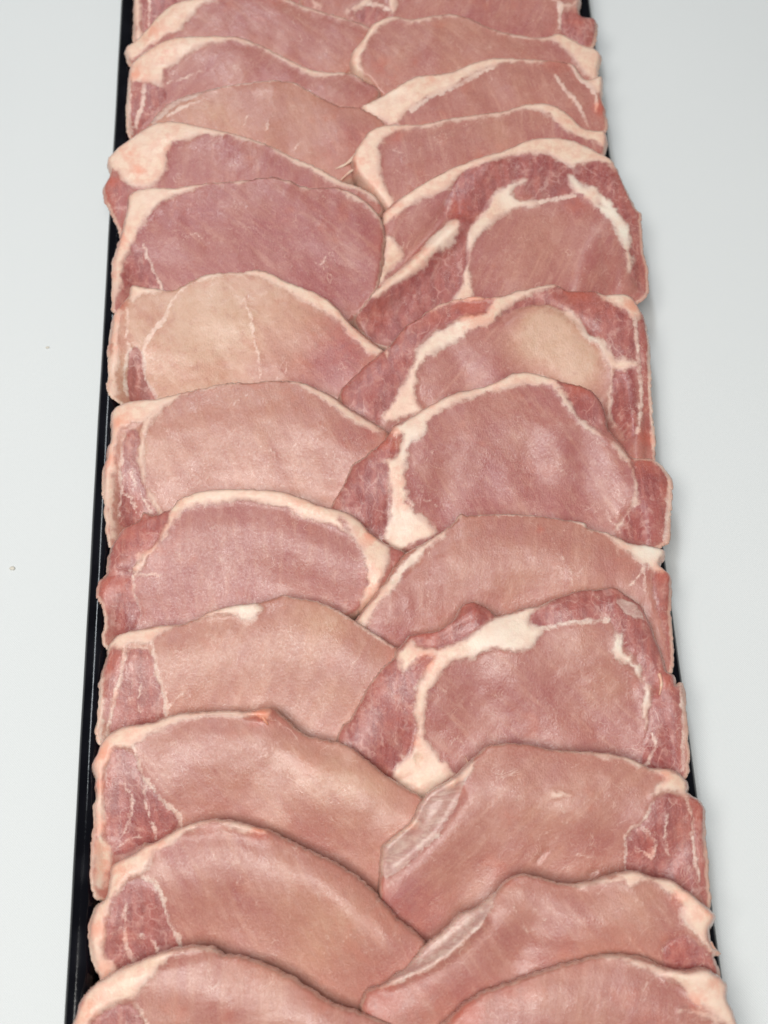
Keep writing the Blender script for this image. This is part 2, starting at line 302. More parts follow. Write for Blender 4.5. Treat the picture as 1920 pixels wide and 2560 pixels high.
# ------------------------------------------------------------------ chops, in tray millimetres: outlines, fat, seams (x, y, half width), muscles, stains (x, y, radius, amount)
CHOPS = [
 dict(label='farthest pork chop of the left row, cut off by the top edge',
  side='L',
  off=-52.73,
  tilt=16,
  thick=10.0,
  tone=0.3,
  hump=1.6,
  outline=[(-113.7,257.4),(-114.4,271.8),(-114.3,283.0),(-113.7,289.7),(-105.4,296.2),(-86.8,299.0),(-65.0,298.3),(-43.3,293.2),(-28.2,288.2),(-21.0,275.7),(-29.9,260.0),(-38.5,251.8),(-47.0,245.6),(-55.5,241.0),(-63.9,237.9),(-72.3,236.3),(-80.6,236.1),(-88.9,237.4),(-97.2,240.2),(-105.5,245.2)],
  lines=[[(-112.2,291.9,1.74),(-113.1,276.2,1.73),(-111.8,260.6,1.51)],[(-105.5,291.7,0.54),(-106.5,276.0,0.54),(-107.1,268.2,0.43)]],
  muscle=[('side_muscle',[(-110.3,294.1),(-93.5,293.5),(-93.8,275.6),(-100.4,266.9),(-109.1,260.5)])]),
 dict(label='farthest pork chop of the right row, with small red corner over the rim',
  side='R',
  off=-49.53,
  tilt=16,
  thick=10.0,
  tone=0.3,
  hump=1.6,
  outline=[(-26.5,265.6),(-30.6,273.5),(-31.0,280.2),(-25.9,287.8),(12.0,294.6),(55.8,297.7),(88.3,292.3),(108.4,280.4),(107.7,269.3),(109.7,265.3),(116.3,263.7),(115.3,254.6),(112.9,248.0),(99.7,240.2),(86.8,237.3),(74.0,235.8),(61.3,235.4),(48.6,236.0),(36.0,237.6),(23.4,240.2),(10.8,243.7),(-1.7,248.4),(-14.2,254.5)],
  lines=[[(-26.6,282.3,1.52),(-24.6,275.5,1.08),(-20.4,272.6,0.76)],[(-7.3,270.5,1.3),(0.3,273.1,1.3),(4.8,276.9,1.73),(8.3,282.3,1.95)],[(0.3,272.8,0.87),(9.0,272.8,0.76),(14.3,270.4,0.76)],[(14.2,281.0,1.95),(15.0,274.3,1.95),(15.9,268.7,1.3)],[(87.5,277.7,0.65),(95.9,272.4,0.98),(99.0,268.4,0.98),(98.2,264.0,0.76),(97.3,258.5,0.65)],[(99.0,269.0,1.09),(104.5,269.9,0.98),(108.0,273.7,0.87)]],
  muscle=[('cap_muscle',[(-4.2,268.2),(0.3,272.0),(5.7,272.1),(13.2,268.8),(9.8,264.5),(5.4,262.4)]),('side_muscle',[(98.9,264.0),(102.2,267.2),(116.3,263.7),(115.0,254.6),(112.5,249.2),(105.6,251.6),(98.6,257.3)])],
  red=[(106.2,261.5,4.34,0.5),(76.3,272.5,8.69,0.25)]),
 dict(label='pork chop with broad cream left shoulder, second from far end of left row',
  side='L',
  off=-46.33,
  tilt=16,
  thick=10.0,
  tone=0.3,
  hump=1.6,
  outline=[(-115.2,245.0),(-117.3,250.5),(-117.4,254.4),(-113.5,257.0),(-108.0,262.3),(-102.6,268.7),(-95.0,275.1),(-86.3,277.7),(-71.2,280.0),(-54.0,280.0),(-40.0,277.4),(-27.3,272.0),(-16.6,268.3),(-6.0,264.7),(3.6,260.0),(4.4,252.3),(-7.0,237.9),(-18.1,230.7),(-29.1,225.6),(-40.0,222.1),(-50.9,220.0),(-61.7,219.4),(-72.4,220.1),(-83.2,222.4),(-93.9,226.2),(-104.6,232.0)],
  fat=[[(-117.4,254.4),(-113.5,257.0),(-102.6,268.7),(-95.0,275.1),(-86.3,277.7),(-71.2,280.0),(-71.3,276.6),(-80.0,273.0),(-86.6,265.0),(-90.9,259.6),(-103.9,253.4),(-112.5,246.0),(-116.8,247.8)]],
  lines=[[(-73.4,278.7,1.29),(-64.8,278.9,1.08),(-43.3,277.1,0.75),(-26.2,270.0,0.97),(-11.3,265.1,0.97),(2.5,259.8,0.54)]],
  red=[(-103.8,260.0,6.42,0.45),(-112.4,259.1,4.28,0.3),(-43.3,274.7,6.46,0.3)]),
 dict(label='greyish pink pork chop with square cream fat corner, second in the right row',
  side='R',
  off=-42.6,
  tilt=16,
  thick=10.0,
  tone=0.42,
  hump=1.6,
  outline=[(2.1,230.0),(-5.2,235.6),(-7.2,240.0),(-6.4,245.4),(-1.4,250.8),(4.2,259.3),(10.8,262.4),(16.2,263.2),(23.6,261.5),(34.4,262.8),(43.0,263.7),(53.6,260.6),(59.9,257.1),(68.3,253.6),(85.3,250.3),(91.7,250.6),(97.2,252.1),(106.5,246.4),(115.8,241.7),(114.0,233.0),(112.8,226.6),(101.9,214.8),(91.6,209.4),(81.3,205.8),(71.2,203.6),(61.1,202.6),(51.1,202.9),(41.1,204.5),(31.2,207.3),(21.4,211.6),(11.6,217.6)],
  fat=[[(91.7,250.6),(97.2,252.1),(106.5,246.4),(115.8,241.7),(113.6,226.5),(105.6,231.1),(100.7,240.0),(93.6,246.2)]],
  lines=[[(-3.1,233.4,2.13),(-4.4,242.1,2.77),(0.7,250.7,2.78),(6.3,258.2,2.57),(15.0,261.8,1.28),(23.5,260.2,1.18),(34.3,261.3,0.86),(43.0,262.6,0.75),(59.8,256.0,0.75),(69.3,252.4,0.96),(85.2,249.0,1.39),(93.8,249.2,1.5)]],
  pale=[(53.1,250.2,21.4,0.12)],
  red=[(7.7,237.4,6.39,0.45),(13.9,232.9,5.32,0.35),(23.7,238.0,3.2,0.4),(-5.0,240.0,4.26,0.3)]),
 dict(label='pork chop with thin cream rim trailing right, third from far end of left row',
  side='L',
  off=-39.4,
  tilt=16,
  thick=10.0,
  tone=0.3,
  hump=1.6,
  outline=[(-113.9,201.4),(-115.9,218.5),(-115.5,229.2),(-114.6,238.8),(-111.4,243.0),(-102.8,249.3),(-93.3,253.1),(-79.5,253.5),(-62.5,252.9),(-54.1,250.0),(-45.7,245.6),(-33.2,238.5),(-23.8,234.7),(-15.4,233.4),(-9.0,233.4),(-0.7,229.4),(7.0,222.1),(-4.4,210.8),(-15.6,204.5),(-26.7,199.5),(-37.8,195.7),(-48.7,192.8),(-59.7,191.0),(-70.6,190.1),(-81.5,190.2),(-92.3,191.4),(-103.2,193.9)],
  fat=[[(-114.6,238.8),(-111.4,243.0),(-102.8,249.3),(-93.3,253.1),(-79.5,253.7),(-62.5,252.9),(-59.4,250.1),(-71.1,248.9),(-81.7,245.9),(-90.3,240.2),(-96.7,234.0),(-98.9,228.7),(-107.3,230.5),(-113.6,229.1)]],
  lines=[[(-64.7,251.6,1.38),(-45.8,244.3,1.27),(-33.2,237.2,1.8),(-24.9,232.6,2.11),(-15.4,231.8,1.59),(-8.0,232.3,0.85),(6.5,222.7,0.53)],[(-107.3,228.9,0.84),(-108.7,218.2,0.84),(-112.3,207.7,0.84)],[(-114.9,231.3,1.05),(-115.1,218.4,1.05),(-113.9,203.5,0.94)],[(-96.8,228.6,0.42),(-79.8,234.5,0.21)]],
  muscle=[('side_muscle',[(-114.7,229.1),(-107.3,230.0),(-97.9,226.5),(-96.9,222.2),(-103.3,214.9),(-111.8,206.6),(-114.1,203.5),(-115.6,218.5)])],
  red=[(-111.5,233.9,4.21,0.6),(-107.3,231.6,3.16,0.4),(-98.7,244.8,5.28,0.3)]),
 dict(label='pork chop with long cream wedge on its left and red spot at right tip',
  side='R',
  off=-34.22,
  tilt=16,
  thick=10.0,
  tone=0.35,
  hump=1.6,
  outline=[(-0.3,208.1),(-2.7,212.6),(5.8,216.4),(17.6,223.5),(24.1,226.5),(30.4,227.1),(41.0,228.1),(51.7,232.1),(62.4,234.4),(79.2,233.4),(97.1,231.7),(101.7,229.5),(106.5,222.3),(114.5,223.7),(113.4,214.1),(114.5,207.7),(114.0,196.0),(102.8,183.7),(92.1,178.4),(81.5,175.1),(71.0,173.4),(60.6,173.1),(50.3,174.2),(40.0,176.7),(29.8,180.6),(19.7,186.1),(9.6,193.5)],
  fat=[[(-2.7,212.6),(5.8,216.4),(17.6,223.5),(30.4,227.1),(41.0,228.1),(51.7,232.1),(62.4,234.4),(79.2,233.4),(93.9,231.3),(87.5,230.8),(72.7,230.7),(62.1,228.7),(53.5,225.6),(40.5,218.5),(34.1,215.5),(23.4,210.5),(16.9,205.4),(12.6,201.3),(-1.8,209.2)],[(99.1,230.6),(101.7,229.5),(106.5,222.3),(114.5,223.7),(113.4,214.1),(109.3,216.4),(104.4,221.9),(99.9,226.3)]],
  lines=[[(91.3,223.3,0.53),(96.1,215.7,0.95),(102.9,205.9,0.94),(105.6,198.4,0.63)],[(99.0,229.5,0.84),(103.8,221.9,0.95),(109.7,214.2,0.95),(110.2,205.7,0.84)],[(21.2,208.5,1.05),(34.1,216.0,0.94),(44.8,220.0,0.94),(55.6,226.0,0.74),(62.0,228.0,0.53)]],
  pale=[(72.1,219.7,21.02,0.2)],
  red=[(111.9,206.7,4.2,0.9),(90.7,231.4,8.43,0.4),(99.0,228.5,4.22,0.4),(30.3,224.2,6.3,0.25)]),
 dict(label='tan pork chop with thin grey-white silverskin along its upper left edge',
  side='L',
  off=-31.02,
  tilt=16,
  thick=10.0,
  tone=0.62,
  hump=1.6,
  outline=[(-112.6,187.3),(-111.0,198.8),(-102.6,206.9),(-99.4,211.6),(-92.6,216.1),(-85.3,219.1),(-72.8,221.8),(-59.2,223.8),(-43.5,224.7),(-33.2,222.7),(-23.0,216.1),(-12.7,211.0),(-3.4,210.2),(7.8,202.4),(11.6,193.9),(-0.2,180.6),(-11.7,173.9),(-23.1,169.1),(-34.5,165.9),(-45.7,164.0),(-57.0,163.4),(-68.1,164.1),(-79.3,166.2),(-90.4,169.8),(-101.6,175.3)],
  lines=[[(-95.9,207.2,0.83),(-83.3,213.7,0.83),(-79.1,214.6,0.31)],[(-70.7,221.6,0.52),(-59.2,222.8,0.52),(-43.6,223.9,0.52),(-33.2,221.7,0.52),(-23.0,215.0,0.31)],[(-47.9,198.9,0.41),(-47.4,203.1,0.31)],[(-59.7,201.4,0.31),(-56.5,206.5,0.31)],[(-35.7,189.1,0.41),(-32.0,193.2,0.31)]],
  silver=[[(-103.1,204.8),(-99.4,211.6),(-92.6,216.1),(-85.3,219.1),(-72.8,221.8),(-68.6,221.7),(-79.1,217.8),(-88.5,213.9),(-95.8,208.8),(-101.1,204.8)]],
  pale=[(-75.1,211.3,12.45,0.2),(-8.0,196.6,14.52,-0.3)],
  red=[(-18.7,186.5,8.27,0.25),(-9.1,194.5,6.22,0.25)]),
 dict(label='pork chop with two loose orange fat strands at its left end',
  side='R',
  off=-25.89,
  tilt=16,
  thick=10.0,
  tone=0.35,
  hump=1.6,
  outline=[(9.5,152.3),(5.7,159.6),(-0.1,167.0),(-6.0,173.4),(-7.8,181.7),(-3.4,189.9),(2.0,195.7),(12.4,197.7),(25.7,197.3),(39.3,200.0),(55.9,201.6),(66.3,202.8),(74.7,205.2),(86.1,205.4),(94.2,201.4),(103.0,192.8),(112.2,191.4),(113.2,187.8),(111.4,181.0),(101.4,168.0),(91.8,160.4),(82.3,154.4),(73.0,149.6),(63.7,145.9),(54.5,143.4),(45.3,141.9),(36.2,141.5),(27.2,142.3),(18.3,144.6)],
  fat=[[(9.6,155.4),(-0.1,167.0),(-6.0,173.4),(-7.8,181.7),(-3.4,189.9),(2.0,195.7),(12.4,197.7),(26.8,197.8),(27.7,195.1),(16.3,194.5),(10.0,191.5),(5.7,186.5),(4.4,178.2),(7.1,168.8),(9.9,161.5),(10.7,157.4)],[(66.3,202.8),(74.7,205.2),(86.1,205.4),(94.2,201.4),(103.0,192.8),(112.2,191.4),(113.2,187.8),(111.6,181.6),(98.6,188.2),(90.6,192.6),(84.7,198.6),(74.6,202.0),(68.3,201.2)]],
  lines=[[(25.7,195.9,1.24),(39.2,198.3,1.13),(55.8,200.3,1.14),(67.3,201.4,1.24)]],
  pale=[(59.7,195.2,20.64,0.15)],
  red=[(13.1,190.4,4.63,0.55),(-5.9,177.5,5.12,0.5),(17.4,195.5,4.12,0.25),(96.0,196.1,4.13,0.3),(0.9,168.0,4.09,0.4)],
  strand=[[(-6.2,183.2,1.03),(-10.9,181.3,0.72),(-16.3,179.7,0.31)],[(-5.9,177.5,0.82),(-10.0,176.6,0.61),(-14.2,174.7,0.31)]],
  strand_red=0.2),
 dict(label='pork chop with wide cream and pink fat shoulder overhanging the left tray rim',
  side='L',
  off=-22.69,
  tilt=16,
  thick=10.0,
  tone=0.2,
  hump=1.6,
  outline=[(-115.2,142.2),(-116.7,147.3),(-120.6,156.6),(-123.6,163.8),(-124.8,169.4),(-121.5,177.0),(-122.6,184.0),(-113.7,191.2),(-101.9,198.9),(-91.6,200.3),(-78.4,197.3),(-60.1,192.6),(-47.0,187.5),(-35.9,181.5),(-23.8,176.0),(-13.9,169.5),(-4.8,166.1),(2.1,161.8),(5.1,153.6),(-6.1,146.4),(-17.2,142.4),(-28.2,139.4),(-39.2,137.1),(-50.1,135.4),(-61.0,134.4),(-71.9,134.0),(-82.7,134.3),(-93.6,135.3),(-104.4,137.2)],
  fat=[[(-122.6,184.0),(-113.7,191.2),(-101.9,198.9),(-91.6,200.3),(-78.4,197.3),(-60.1,192.8),(-62.2,191.1),(-74.4,191.8),(-81.6,191.2),(-89.8,187.3),(-94.5,183.4),(-95.1,176.2),(-100.2,169.2),(-111.4,168.5),(-117.4,174.8),(-121.5,177.0)]],
  lines=[[(-62.2,191.8,1.02),(-47.0,186.6,1.02),(-36.0,180.3,1.73),(-23.9,173.7,2.04),(-13.9,167.8,1.83),(-4.9,164.9,1.42),(3.1,159.2,1.42)]],
  muscle=[('side_muscle',[(-121.5,173.9),(-115.4,171.7),(-111.4,168.0),(-113.0,161.4),(-116.1,152.4),(-120.6,156.6),(-124.8,167.9)])],
  red=[(-120.0,170.8,3.55,0.9),(-107.8,175.6,3.55,0.7),(-112.2,183.9,5.08,0.45),(-93.9,185.4,3.05,0.3),(-122.6,165.8,6.07,0.5)]),
 dict(label='large pork chop with dark cap, ragged white fat and rolled tongue of meat',
  side='R',
  off=-19.49,
  tilt=16,
  thick=10.0,
  tone=0.22,
  hump=1.6,
  outline=[(-2.9,91.6),(-10.4,103.7),(-5.0,116.4),(1.6,130.2),(4.4,138.2),(4.7,146.2),(5.6,152.3),(14.8,159.1),(26.2,165.9),(37.7,171.4),(52.2,176.3),(63.5,179.2),(75.0,183.8),(87.3,184.7),(96.4,183.1),(106.3,177.7),(113.7,173.3),(117.3,166.0),(121.9,151.6),(124.6,145.4),(123.3,126.3),(123.9,120.2),(122.5,102.3),(110.6,95.4),(99.0,91.5),(87.5,88.6),(76.0,86.4),(64.6,84.8),(53.3,83.8),(41.9,83.5),(30.7,83.8),(19.4,84.8),(8.2,86.6)],
  fat=[[(4.9,150.3),(14.8,159.1),(26.2,165.9),(37.7,171.4),(52.2,176.3),(63.5,179.2),(75.0,183.8),(87.3,184.7),(96.4,183.1),(106.3,177.7),(113.7,173.3),(116.1,167.9),(106.9,171.0),(96.5,168.2),(91.5,169.4),(87.6,172.1),(82.7,175.3),(68.4,175.3),(60.2,173.5),(47.8,170.3),(41.5,165.4),(33.1,159.5),(24.8,155.7),(16.5,151.9),(11.3,148.0),(5.1,144.2)],[(73.9,163.8),(67.7,162.5),(59.4,158.7),(52.9,150.8),(45.4,142.9),(44.1,136.9),(44.8,128.8),(41.5,122.9),(39.1,115.0),(37.8,109.1),(45.4,110.3),(45.2,116.8),(44.6,124.8),(46.0,132.8),(50.3,138.7),(56.7,145.6),(65.0,149.4),(77.3,152.0),(83.5,153.3),(67.3,155.4),(66.0,159.0)],[(91.8,165.3),(94.3,164.7),(98.1,160.5),(104.2,160.3),(107.0,156.1),(105.2,152.1),(110.7,150.9),(114.6,147.8),(114.3,142.7),(117.3,142.6),(118.9,136.5),(118.2,126.4),(118.7,118.4),(115.3,112.5),(114.8,120.5),(113.5,130.6),(111.1,140.8),(106.4,147.0),(101.7,152.2),(95.8,156.5),(92.1,161.7)],[(4.8,140.2),(9.9,138.0),(14.7,130.8),(8.4,124.0),(3.0,116.2),(-8.4,105.6),(-5.2,111.5),(2.3,124.2),(5.7,134.1)]],
  lines=[[(78.4,153.5,0.91),(87.6,154.2,1.01),(95.8,155.3,0.91)],[(94.2,162.7,1.42),(99.9,157.4,1.83),(106.9,154.1,2.23),(112.4,145.8,2.83),(115.9,136.6,2.42),(116.7,126.5,1.61)],[(37.3,141.6,3.63),(32.1,137.3,4.43),(23.7,129.5,3.82),(15.3,122.8,3.21),(5.0,115.1,2.4),(-5.3,107.5,1.4)]],  # last stroke: fat ridge, widened to paint the glossy highlight on the roll
  muscle=[('cap_muscle',[(82.7,175.3),(60.2,173.5),(47.8,170.3),(37.2,160.4),(33.8,153.4),(36.4,143.2),(44.4,142.9),(53.0,151.8),(59.4,158.7),(73.9,163.8),(66.5,159.5),(67.3,155.4),(83.5,153.3),(95.8,156.5),(91.8,165.3),(98.1,160.5),(107.0,156.1),(107.7,151.0),(114.6,147.8),(119.0,138.5),(118.7,126.4),(118.7,118.4),(115.3,112.5),(122.5,102.3),(123.9,120.2),(124.6,145.4),(117.3,166.0),(113.6,171.3),(106.9,171.0),(96.5,168.2),(91.5,169.4)]),('flap_muscle',[(40.3,140.0),(44.1,136.9),(42.5,122.9),(39.1,115.0),(37.7,108.1),(19.3,98.8),(3.9,88.4),(-10.4,103.7),(4.9,112.1),(23.5,125.5),(36.0,136.1)])],
  bump=[(3.0,[(41.4,143.0,6.05),(23.6,128.5,5.52),(8.0,115.0,4.5),(-8.4,104.6,3.49)]),(-2.0,[(35.7,151.3,4.04),(19.8,133.6,4.02),(8.4,125.0,3.51)]),(1.2,[(55.9,170.0,6.09),(41.9,153.1,6.07)])],
  pale=[(76.2,131.8,20.16,0.3),(18.3,145.8,8.07,0.1)],
  red=[(40.7,150.1,8.08,0.5),(0.6,104.3,6.98,0.4),(97.5,151.4,6.08,0.4),(9.4,151.1,6.06,0.45),(21.7,131.6,6.03,0.4),(47.5,165.2,9.13,0.3)],
  white=[(98.2,162.5,8.13,0.9),(110.5,147.9,9.12,1.0),(116.8,134.5,9.09,0.9),(67.4,157.4,8.11,0.6),(48.4,140.8,8.07,0.4),(32.0,136.3,9.06,0.4)]),
 dict(label='smooth rosy pork chop with cream fat wedge upper left, beside the rolled tongue',
  side='L',
  off=-14.99,
  tilt=16,
  thick=10.0,
  tone=0.12,
  hump=1.6,
  outline=[(-116.7,102.4),(-118.1,109.3),(-118.5,117.2),(-118.6,130.1),(-115.3,142.9),(-112.7,153.8),(-111.1,161.8),(-101.1,164.1),(-91.1,163.7),(-78.0,165.3),(-70.0,165.6),(-58.0,166.4),(-45.9,167.4),(-37.9,165.6),(-28.0,161.7),(-15.9,161.8),(-6.0,157.5),(1.7,150.2),(5.3,143.0),(5.0,131.0),(2.6,119.2),(-0.7,111.4),(-7.0,103.7),(-12.1,99.4),(-21.8,93.8),(-31.4,91.2),(-40.9,89.6),(-50.5,88.6),(-60.0,88.3),(-69.5,88.5),(-78.9,89.4),(-88.4,90.9),(-97.8,93.1),(-107.3,96.2)],
  fat=[[(-115.3,142.9),(-112.7,153.8),(-111.1,161.8),(-101.1,164.1),(-91.1,163.7),(-78.0,165.3),(-70.0,165.6),(-62.0,166.1),(-64.0,164.2),(-72.1,163.6),(-84.1,161.0),(-94.2,156.3),(-101.3,151.5),(-104.3,145.6),(-109.4,137.7),(-113.0,130.9),(-114.5,121.0),(-115.6,113.2),(-117.6,107.3),(-118.7,117.2),(-118.6,130.1)]],
  lines=[[(-65.0,164.6,0.8),(-45.9,166.4,0.5),(-28.0,160.8,0.7),(-15.9,160.6,0.9),(-6.1,155.3,1.4),(0.7,149.5,1.1),(4.9,142.0,0.5)],[(-105.4,136.6,0.4),(-101.6,126.5,0.59),(-96.8,117.0,0.59)],[(-86.5,139.0,0.2),(-80.5,139.8,0.3),(-76.6,135.7,0.2)],[(-15.9,133.2,0.2),(-25.1,125.0,0.2)],[(-41.3,114.7,0.2),(-37.0,126.4,0.2)]],
  muscle=[('side_muscle',[(-113.0,130.9),(-109.5,133.8),(-105.5,133.6),(-101.6,126.5),(-96.3,116.5),(-110.6,117.9),(-114.7,109.2),(-115.6,117.1)])],
  red=[(-114.4,139.9,4.97,0.5),(-117.5,121.1,4.95,0.45),(-85.3,152.0,11.98,0.2),(-41.4,146.5,5.0,0.2),(4.1,133.1,5.99,0.3)]),
 dict(label='golden tan pork chop with one pale vertical seam down its middle',
  side='L',
  off=-0.44,
  tilt=16,
  thick=10.0,
  tone=1.0,
  hump=1.6,
  outline=[(-117.3,60.5),(-117.7,70.9),(-118.6,80.4),(-118.0,89.9),(-116.0,99.4),(-109.7,106.9),(-108.6,111.2),(-102.4,110.5),(-90.8,108.6),(-83.0,111.8),(-77.2,114.5),(-69.4,115.7),(-59.7,115.4),(-53.9,116.6),(-48.1,115.5),(-38.5,110.3),(-26.1,105.1),(-17.5,99.0),(-12.0,92.1),(-5.4,86.2),(1.6,80.0),(3.4,77.8),(-0.3,67.9),(-7.4,57.8),(-19.2,50.6),(-28.3,45.9),(-37.3,44.1),(-46.2,43.1),(-55.1,42.8),(-64.0,43.1),(-72.9,44.0),(-81.8,45.5),(-90.7,47.6),(-99.6,50.4),(-108.4,54.0)],
  fat=[[(-109.7,106.9),(-108.6,111.2),(-102.4,110.5),(-90.8,108.6),(-92.8,106.3),(-102.4,105.9),(-108.7,103.5)]],
  lines=[[(-77.2,113.5,0.68),(-63.6,114.3,0.97),(-53.9,114.5,1.74),(-44.3,111.3,2.71),(-34.7,106.1,3.48),(-25.2,101.0,3.48),(-18.6,96.0,2.51),(-13.0,90.1,1.74),(-7.5,83.4,2.31),(-2.8,78.4,2.31),(1.5,77.8,1.16)],[(-69.4,114.2,0.39),(-83.1,109.8,0.48),(-88.9,104.3,0.48),(-93.9,95.8,0.58),(-100.8,86.5,0.77),(-103.7,79.9,0.58),(-101.9,69.4,0.48),(-98.2,60.2,0.57)],[(-114.6,99.3,1.73),(-115.3,89.8,1.73),(-116.2,75.6,2.11),(-115.9,60.8,2.1)],[(-110.7,101.1,0.48),(-109.9,84.9,0.58),(-111.3,74.5,0.57),(-110.6,60.7,0.57)],[(-57.6,103.2,0.29),(-54.6,87.8,0.39),(-52.9,78.2,0.38),(-52.1,68.7,0.29)],[(-39.4,77.8,0.19),(-41.6,68.3,0.19)],[(-41.3,77.8,0.19),(-45.5,64.7,0.19)]],
  muscle=[('side_muscle',[(-109.9,82.0),(-107.5,83.8),(-104.2,79.9),(-101.9,70.4),(-98.3,58.0),(-109.7,58.4)])],
  pale=[(-73.7,93.2,25.05,0.45),(-16.5,72.2,21.14,-1.0),(-45.4,68.5,16.3,-0.45),(-102.5,97.0,5.78,-0.2)],
  red=[(-112.6,101.2,2.89,0.7),(-114.1,95.5,4.81,0.4),(-16.2,81.7,19.26,0.35),(-8.2,88.2,3.86,0.4),(-26.1,72.6,14.41,0.25),(-117.1,84.1,5.75,0.4)]),
 dict(label='pork chop with large pale bleached patch on its eye and red crest on top',
  side='R',
  off=3.47,
  tilt=16,
  thick=10.0,
  tone=0.28,
  hump=3.2,
  outline=[(-14.8,47.4),(-17.2,58.7),(-11.3,65.1),(-4.4,71.5),(4.5,77.8),(10.5,84.2),(19.4,90.1),(29.2,95.1),(37.0,97.2),(44.8,97.9),(52.5,97.2),(60.3,99.8),(70.1,101.9),(79.9,103.0),(86.5,99.9),(97.1,99.7),(101.8,97.5),(112.4,97.3),(116.9,91.2),(119.4,85.4),(119.7,73.0),(117.6,44.8),(117.0,28.1),(115.9,20.7),(114.2,9.7),(102.2,7.6),(90.4,8.4),(78.6,10.0),(66.9,12.2),(55.1,15.0),(43.5,18.4),(31.8,22.4),(20.1,27.0),(8.5,32.3),(-3.2,38.4)],
  fat=[[(52.5,97.2),(70.1,101.9),(79.9,103.0),(86.5,100.1),(81.7,100.5),(71.9,99.4),(66.0,96.7),(62.0,94.0),(54.9,88.5),(49.9,84.8),(42.0,81.3),(36.1,77.7),(26.3,73.3),(21.4,70.6),(17.3,64.2),(16.0,55.8),(18.6,49.1),(9.9,45.7),(2.2,45.0),(0.4,46.9),(6.4,54.2),(12.5,62.4),(15.7,70.8),(20.7,77.3),(24.7,80.9),(36.6,87.2),(48.3,90.6),(51.4,95.3)],[(97.1,99.7),(101.8,97.5),(112.4,97.3),(116.9,91.2),(117.5,86.4),(112.6,84.7),(109.0,88.6),(100.6,94.6)]],
  lines=[[(19.8,89.8,0.77),(29.2,94.3,0.96),(42.8,97.0,1.16),(52.4,96.4,1.16)],[(75.3,91.4,0.48),(85.7,87.5,0.96),(92.0,79.6,1.15),(99.3,73.7,1.34),(102.7,66.0,1.92),(108.4,65.4,2.49),(112.3,65.7,1.34)],[(102.5,64.1,1.34),(102.1,56.6,0.76),(100.5,47.3,0.57),(101.3,37.9,0.48)],[(113.6,85.6,0.77),(114.7,73.2,0.77),(113.4,46.9,0.76),(110.0,32.1,0.76)],[(119.8,84.4,0.58),(119.1,65.5,0.67),(116.3,24.4,0.85)],[(4.4,76.9,1.15),(4.3,72.1,0.48)]],
  muscle=[('cap_muscle',[(54.9,88.5),(62.0,94.0),(71.9,99.4),(79.8,102.0),(86.4,99.4),(99.9,98.5),(108.0,88.7),(112.5,83.7),(113.3,67.6),(108.4,65.8),(102.8,67.9),(99.4,75.6),(92.0,80.6),(84.8,88.5),(74.4,92.6),(61.8,91.1)]),('side_muscle',[(103.4,62.2),(112.1,62.9),(111.5,46.9),(109.1,32.1),(106.0,29.4),(101.9,39.8),(101.5,47.3)]),('rib_muscle',[(114.5,84.6),(119.3,84.9),(119.7,73.0),(116.5,30.0),(112.7,30.1),(114.3,46.8),(115.4,73.2)]),('flap_muscle',[(5.4,77.8),(10.5,84.2),(19.4,89.7),(36.9,94.8),(50.4,94.8),(48.3,90.6),(36.6,88.1),(22.9,81.9),(15.7,71.8),(12.5,63.4),(6.4,54.2),(-0.6,45.1),(-16.7,47.5),(-17.2,58.7),(-4.4,71.5)])],
  bump=[(1.6,[(13.4,85.1,3.84),(33.1,95.9,3.85),(52.5,97.2,3.37)]),(-1.2,[(55.8,87.5,2.4),(71.6,94.6,2.89),(94.9,80.5,3.37)])],
  pale=[(75.6,80.2,14.41,1.5),(89.3,66.5,11.5,1.3),(63.7,72.1,9.58,0.3)],
  red=[(42.6,92.7,10.59,0.8),(25.1,89.5,7.69,0.5),(89.3,99.8,8.69,0.8),(100.3,89.9,8.68,0.3),(113.6,29.1,4.75,0.8),(3.2,69.3,11.46,0.25),(114.0,91.3,4.83,0.6)],
  white=[(32.4,80.7,15.35,0.5),(94.6,75.8,7.68,0.8)]),
 dict(label='greyish pink pork chop ringed by white fat, just nearer than the golden tan one',
  side='L',
  off=16.15,
  tilt=16,
  thick=10.0,
  tone=0.58,
  hump=3.2,
  outline=[(-113.5,-11.5),(-116.5,6.4),(-118.1,19.0),(-116.3,29.7),(-114.4,39.6),(-115.2,47.8),(-108.7,51.7),(-95.7,52.6),(-86.4,54.6),(-76.2,56.6),(-65.0,58.5),(-53.8,58.1),(-46.3,58.8),(-36.1,58.4),(-27.8,55.4),(-20.4,51.9),(-13.2,46.2),(-4.1,40.4),(2.9,35.0),(1.0,27.5),(-6.1,11.5),(-15.7,-0.7),(-24.8,-7.0),(-33.8,-10.6),(-42.8,-13.3),(-51.7,-15.4),(-60.6,-16.9),(-69.4,-17.9),(-78.3,-18.3),(-87.1,-18.2),(-95.9,-17.4),(-104.7,-15.8)],
  fat=[[(-115.2,47.8),(-108.7,51.7),(-95.7,52.6),(-86.4,54.6),(-81.8,54.9),(-87.4,50.5),(-93.0,47.1),(-97.7,42.7),(-99.6,40.9),(-105.1,41.1),(-109.8,39.0),(-114.4,39.6)]],
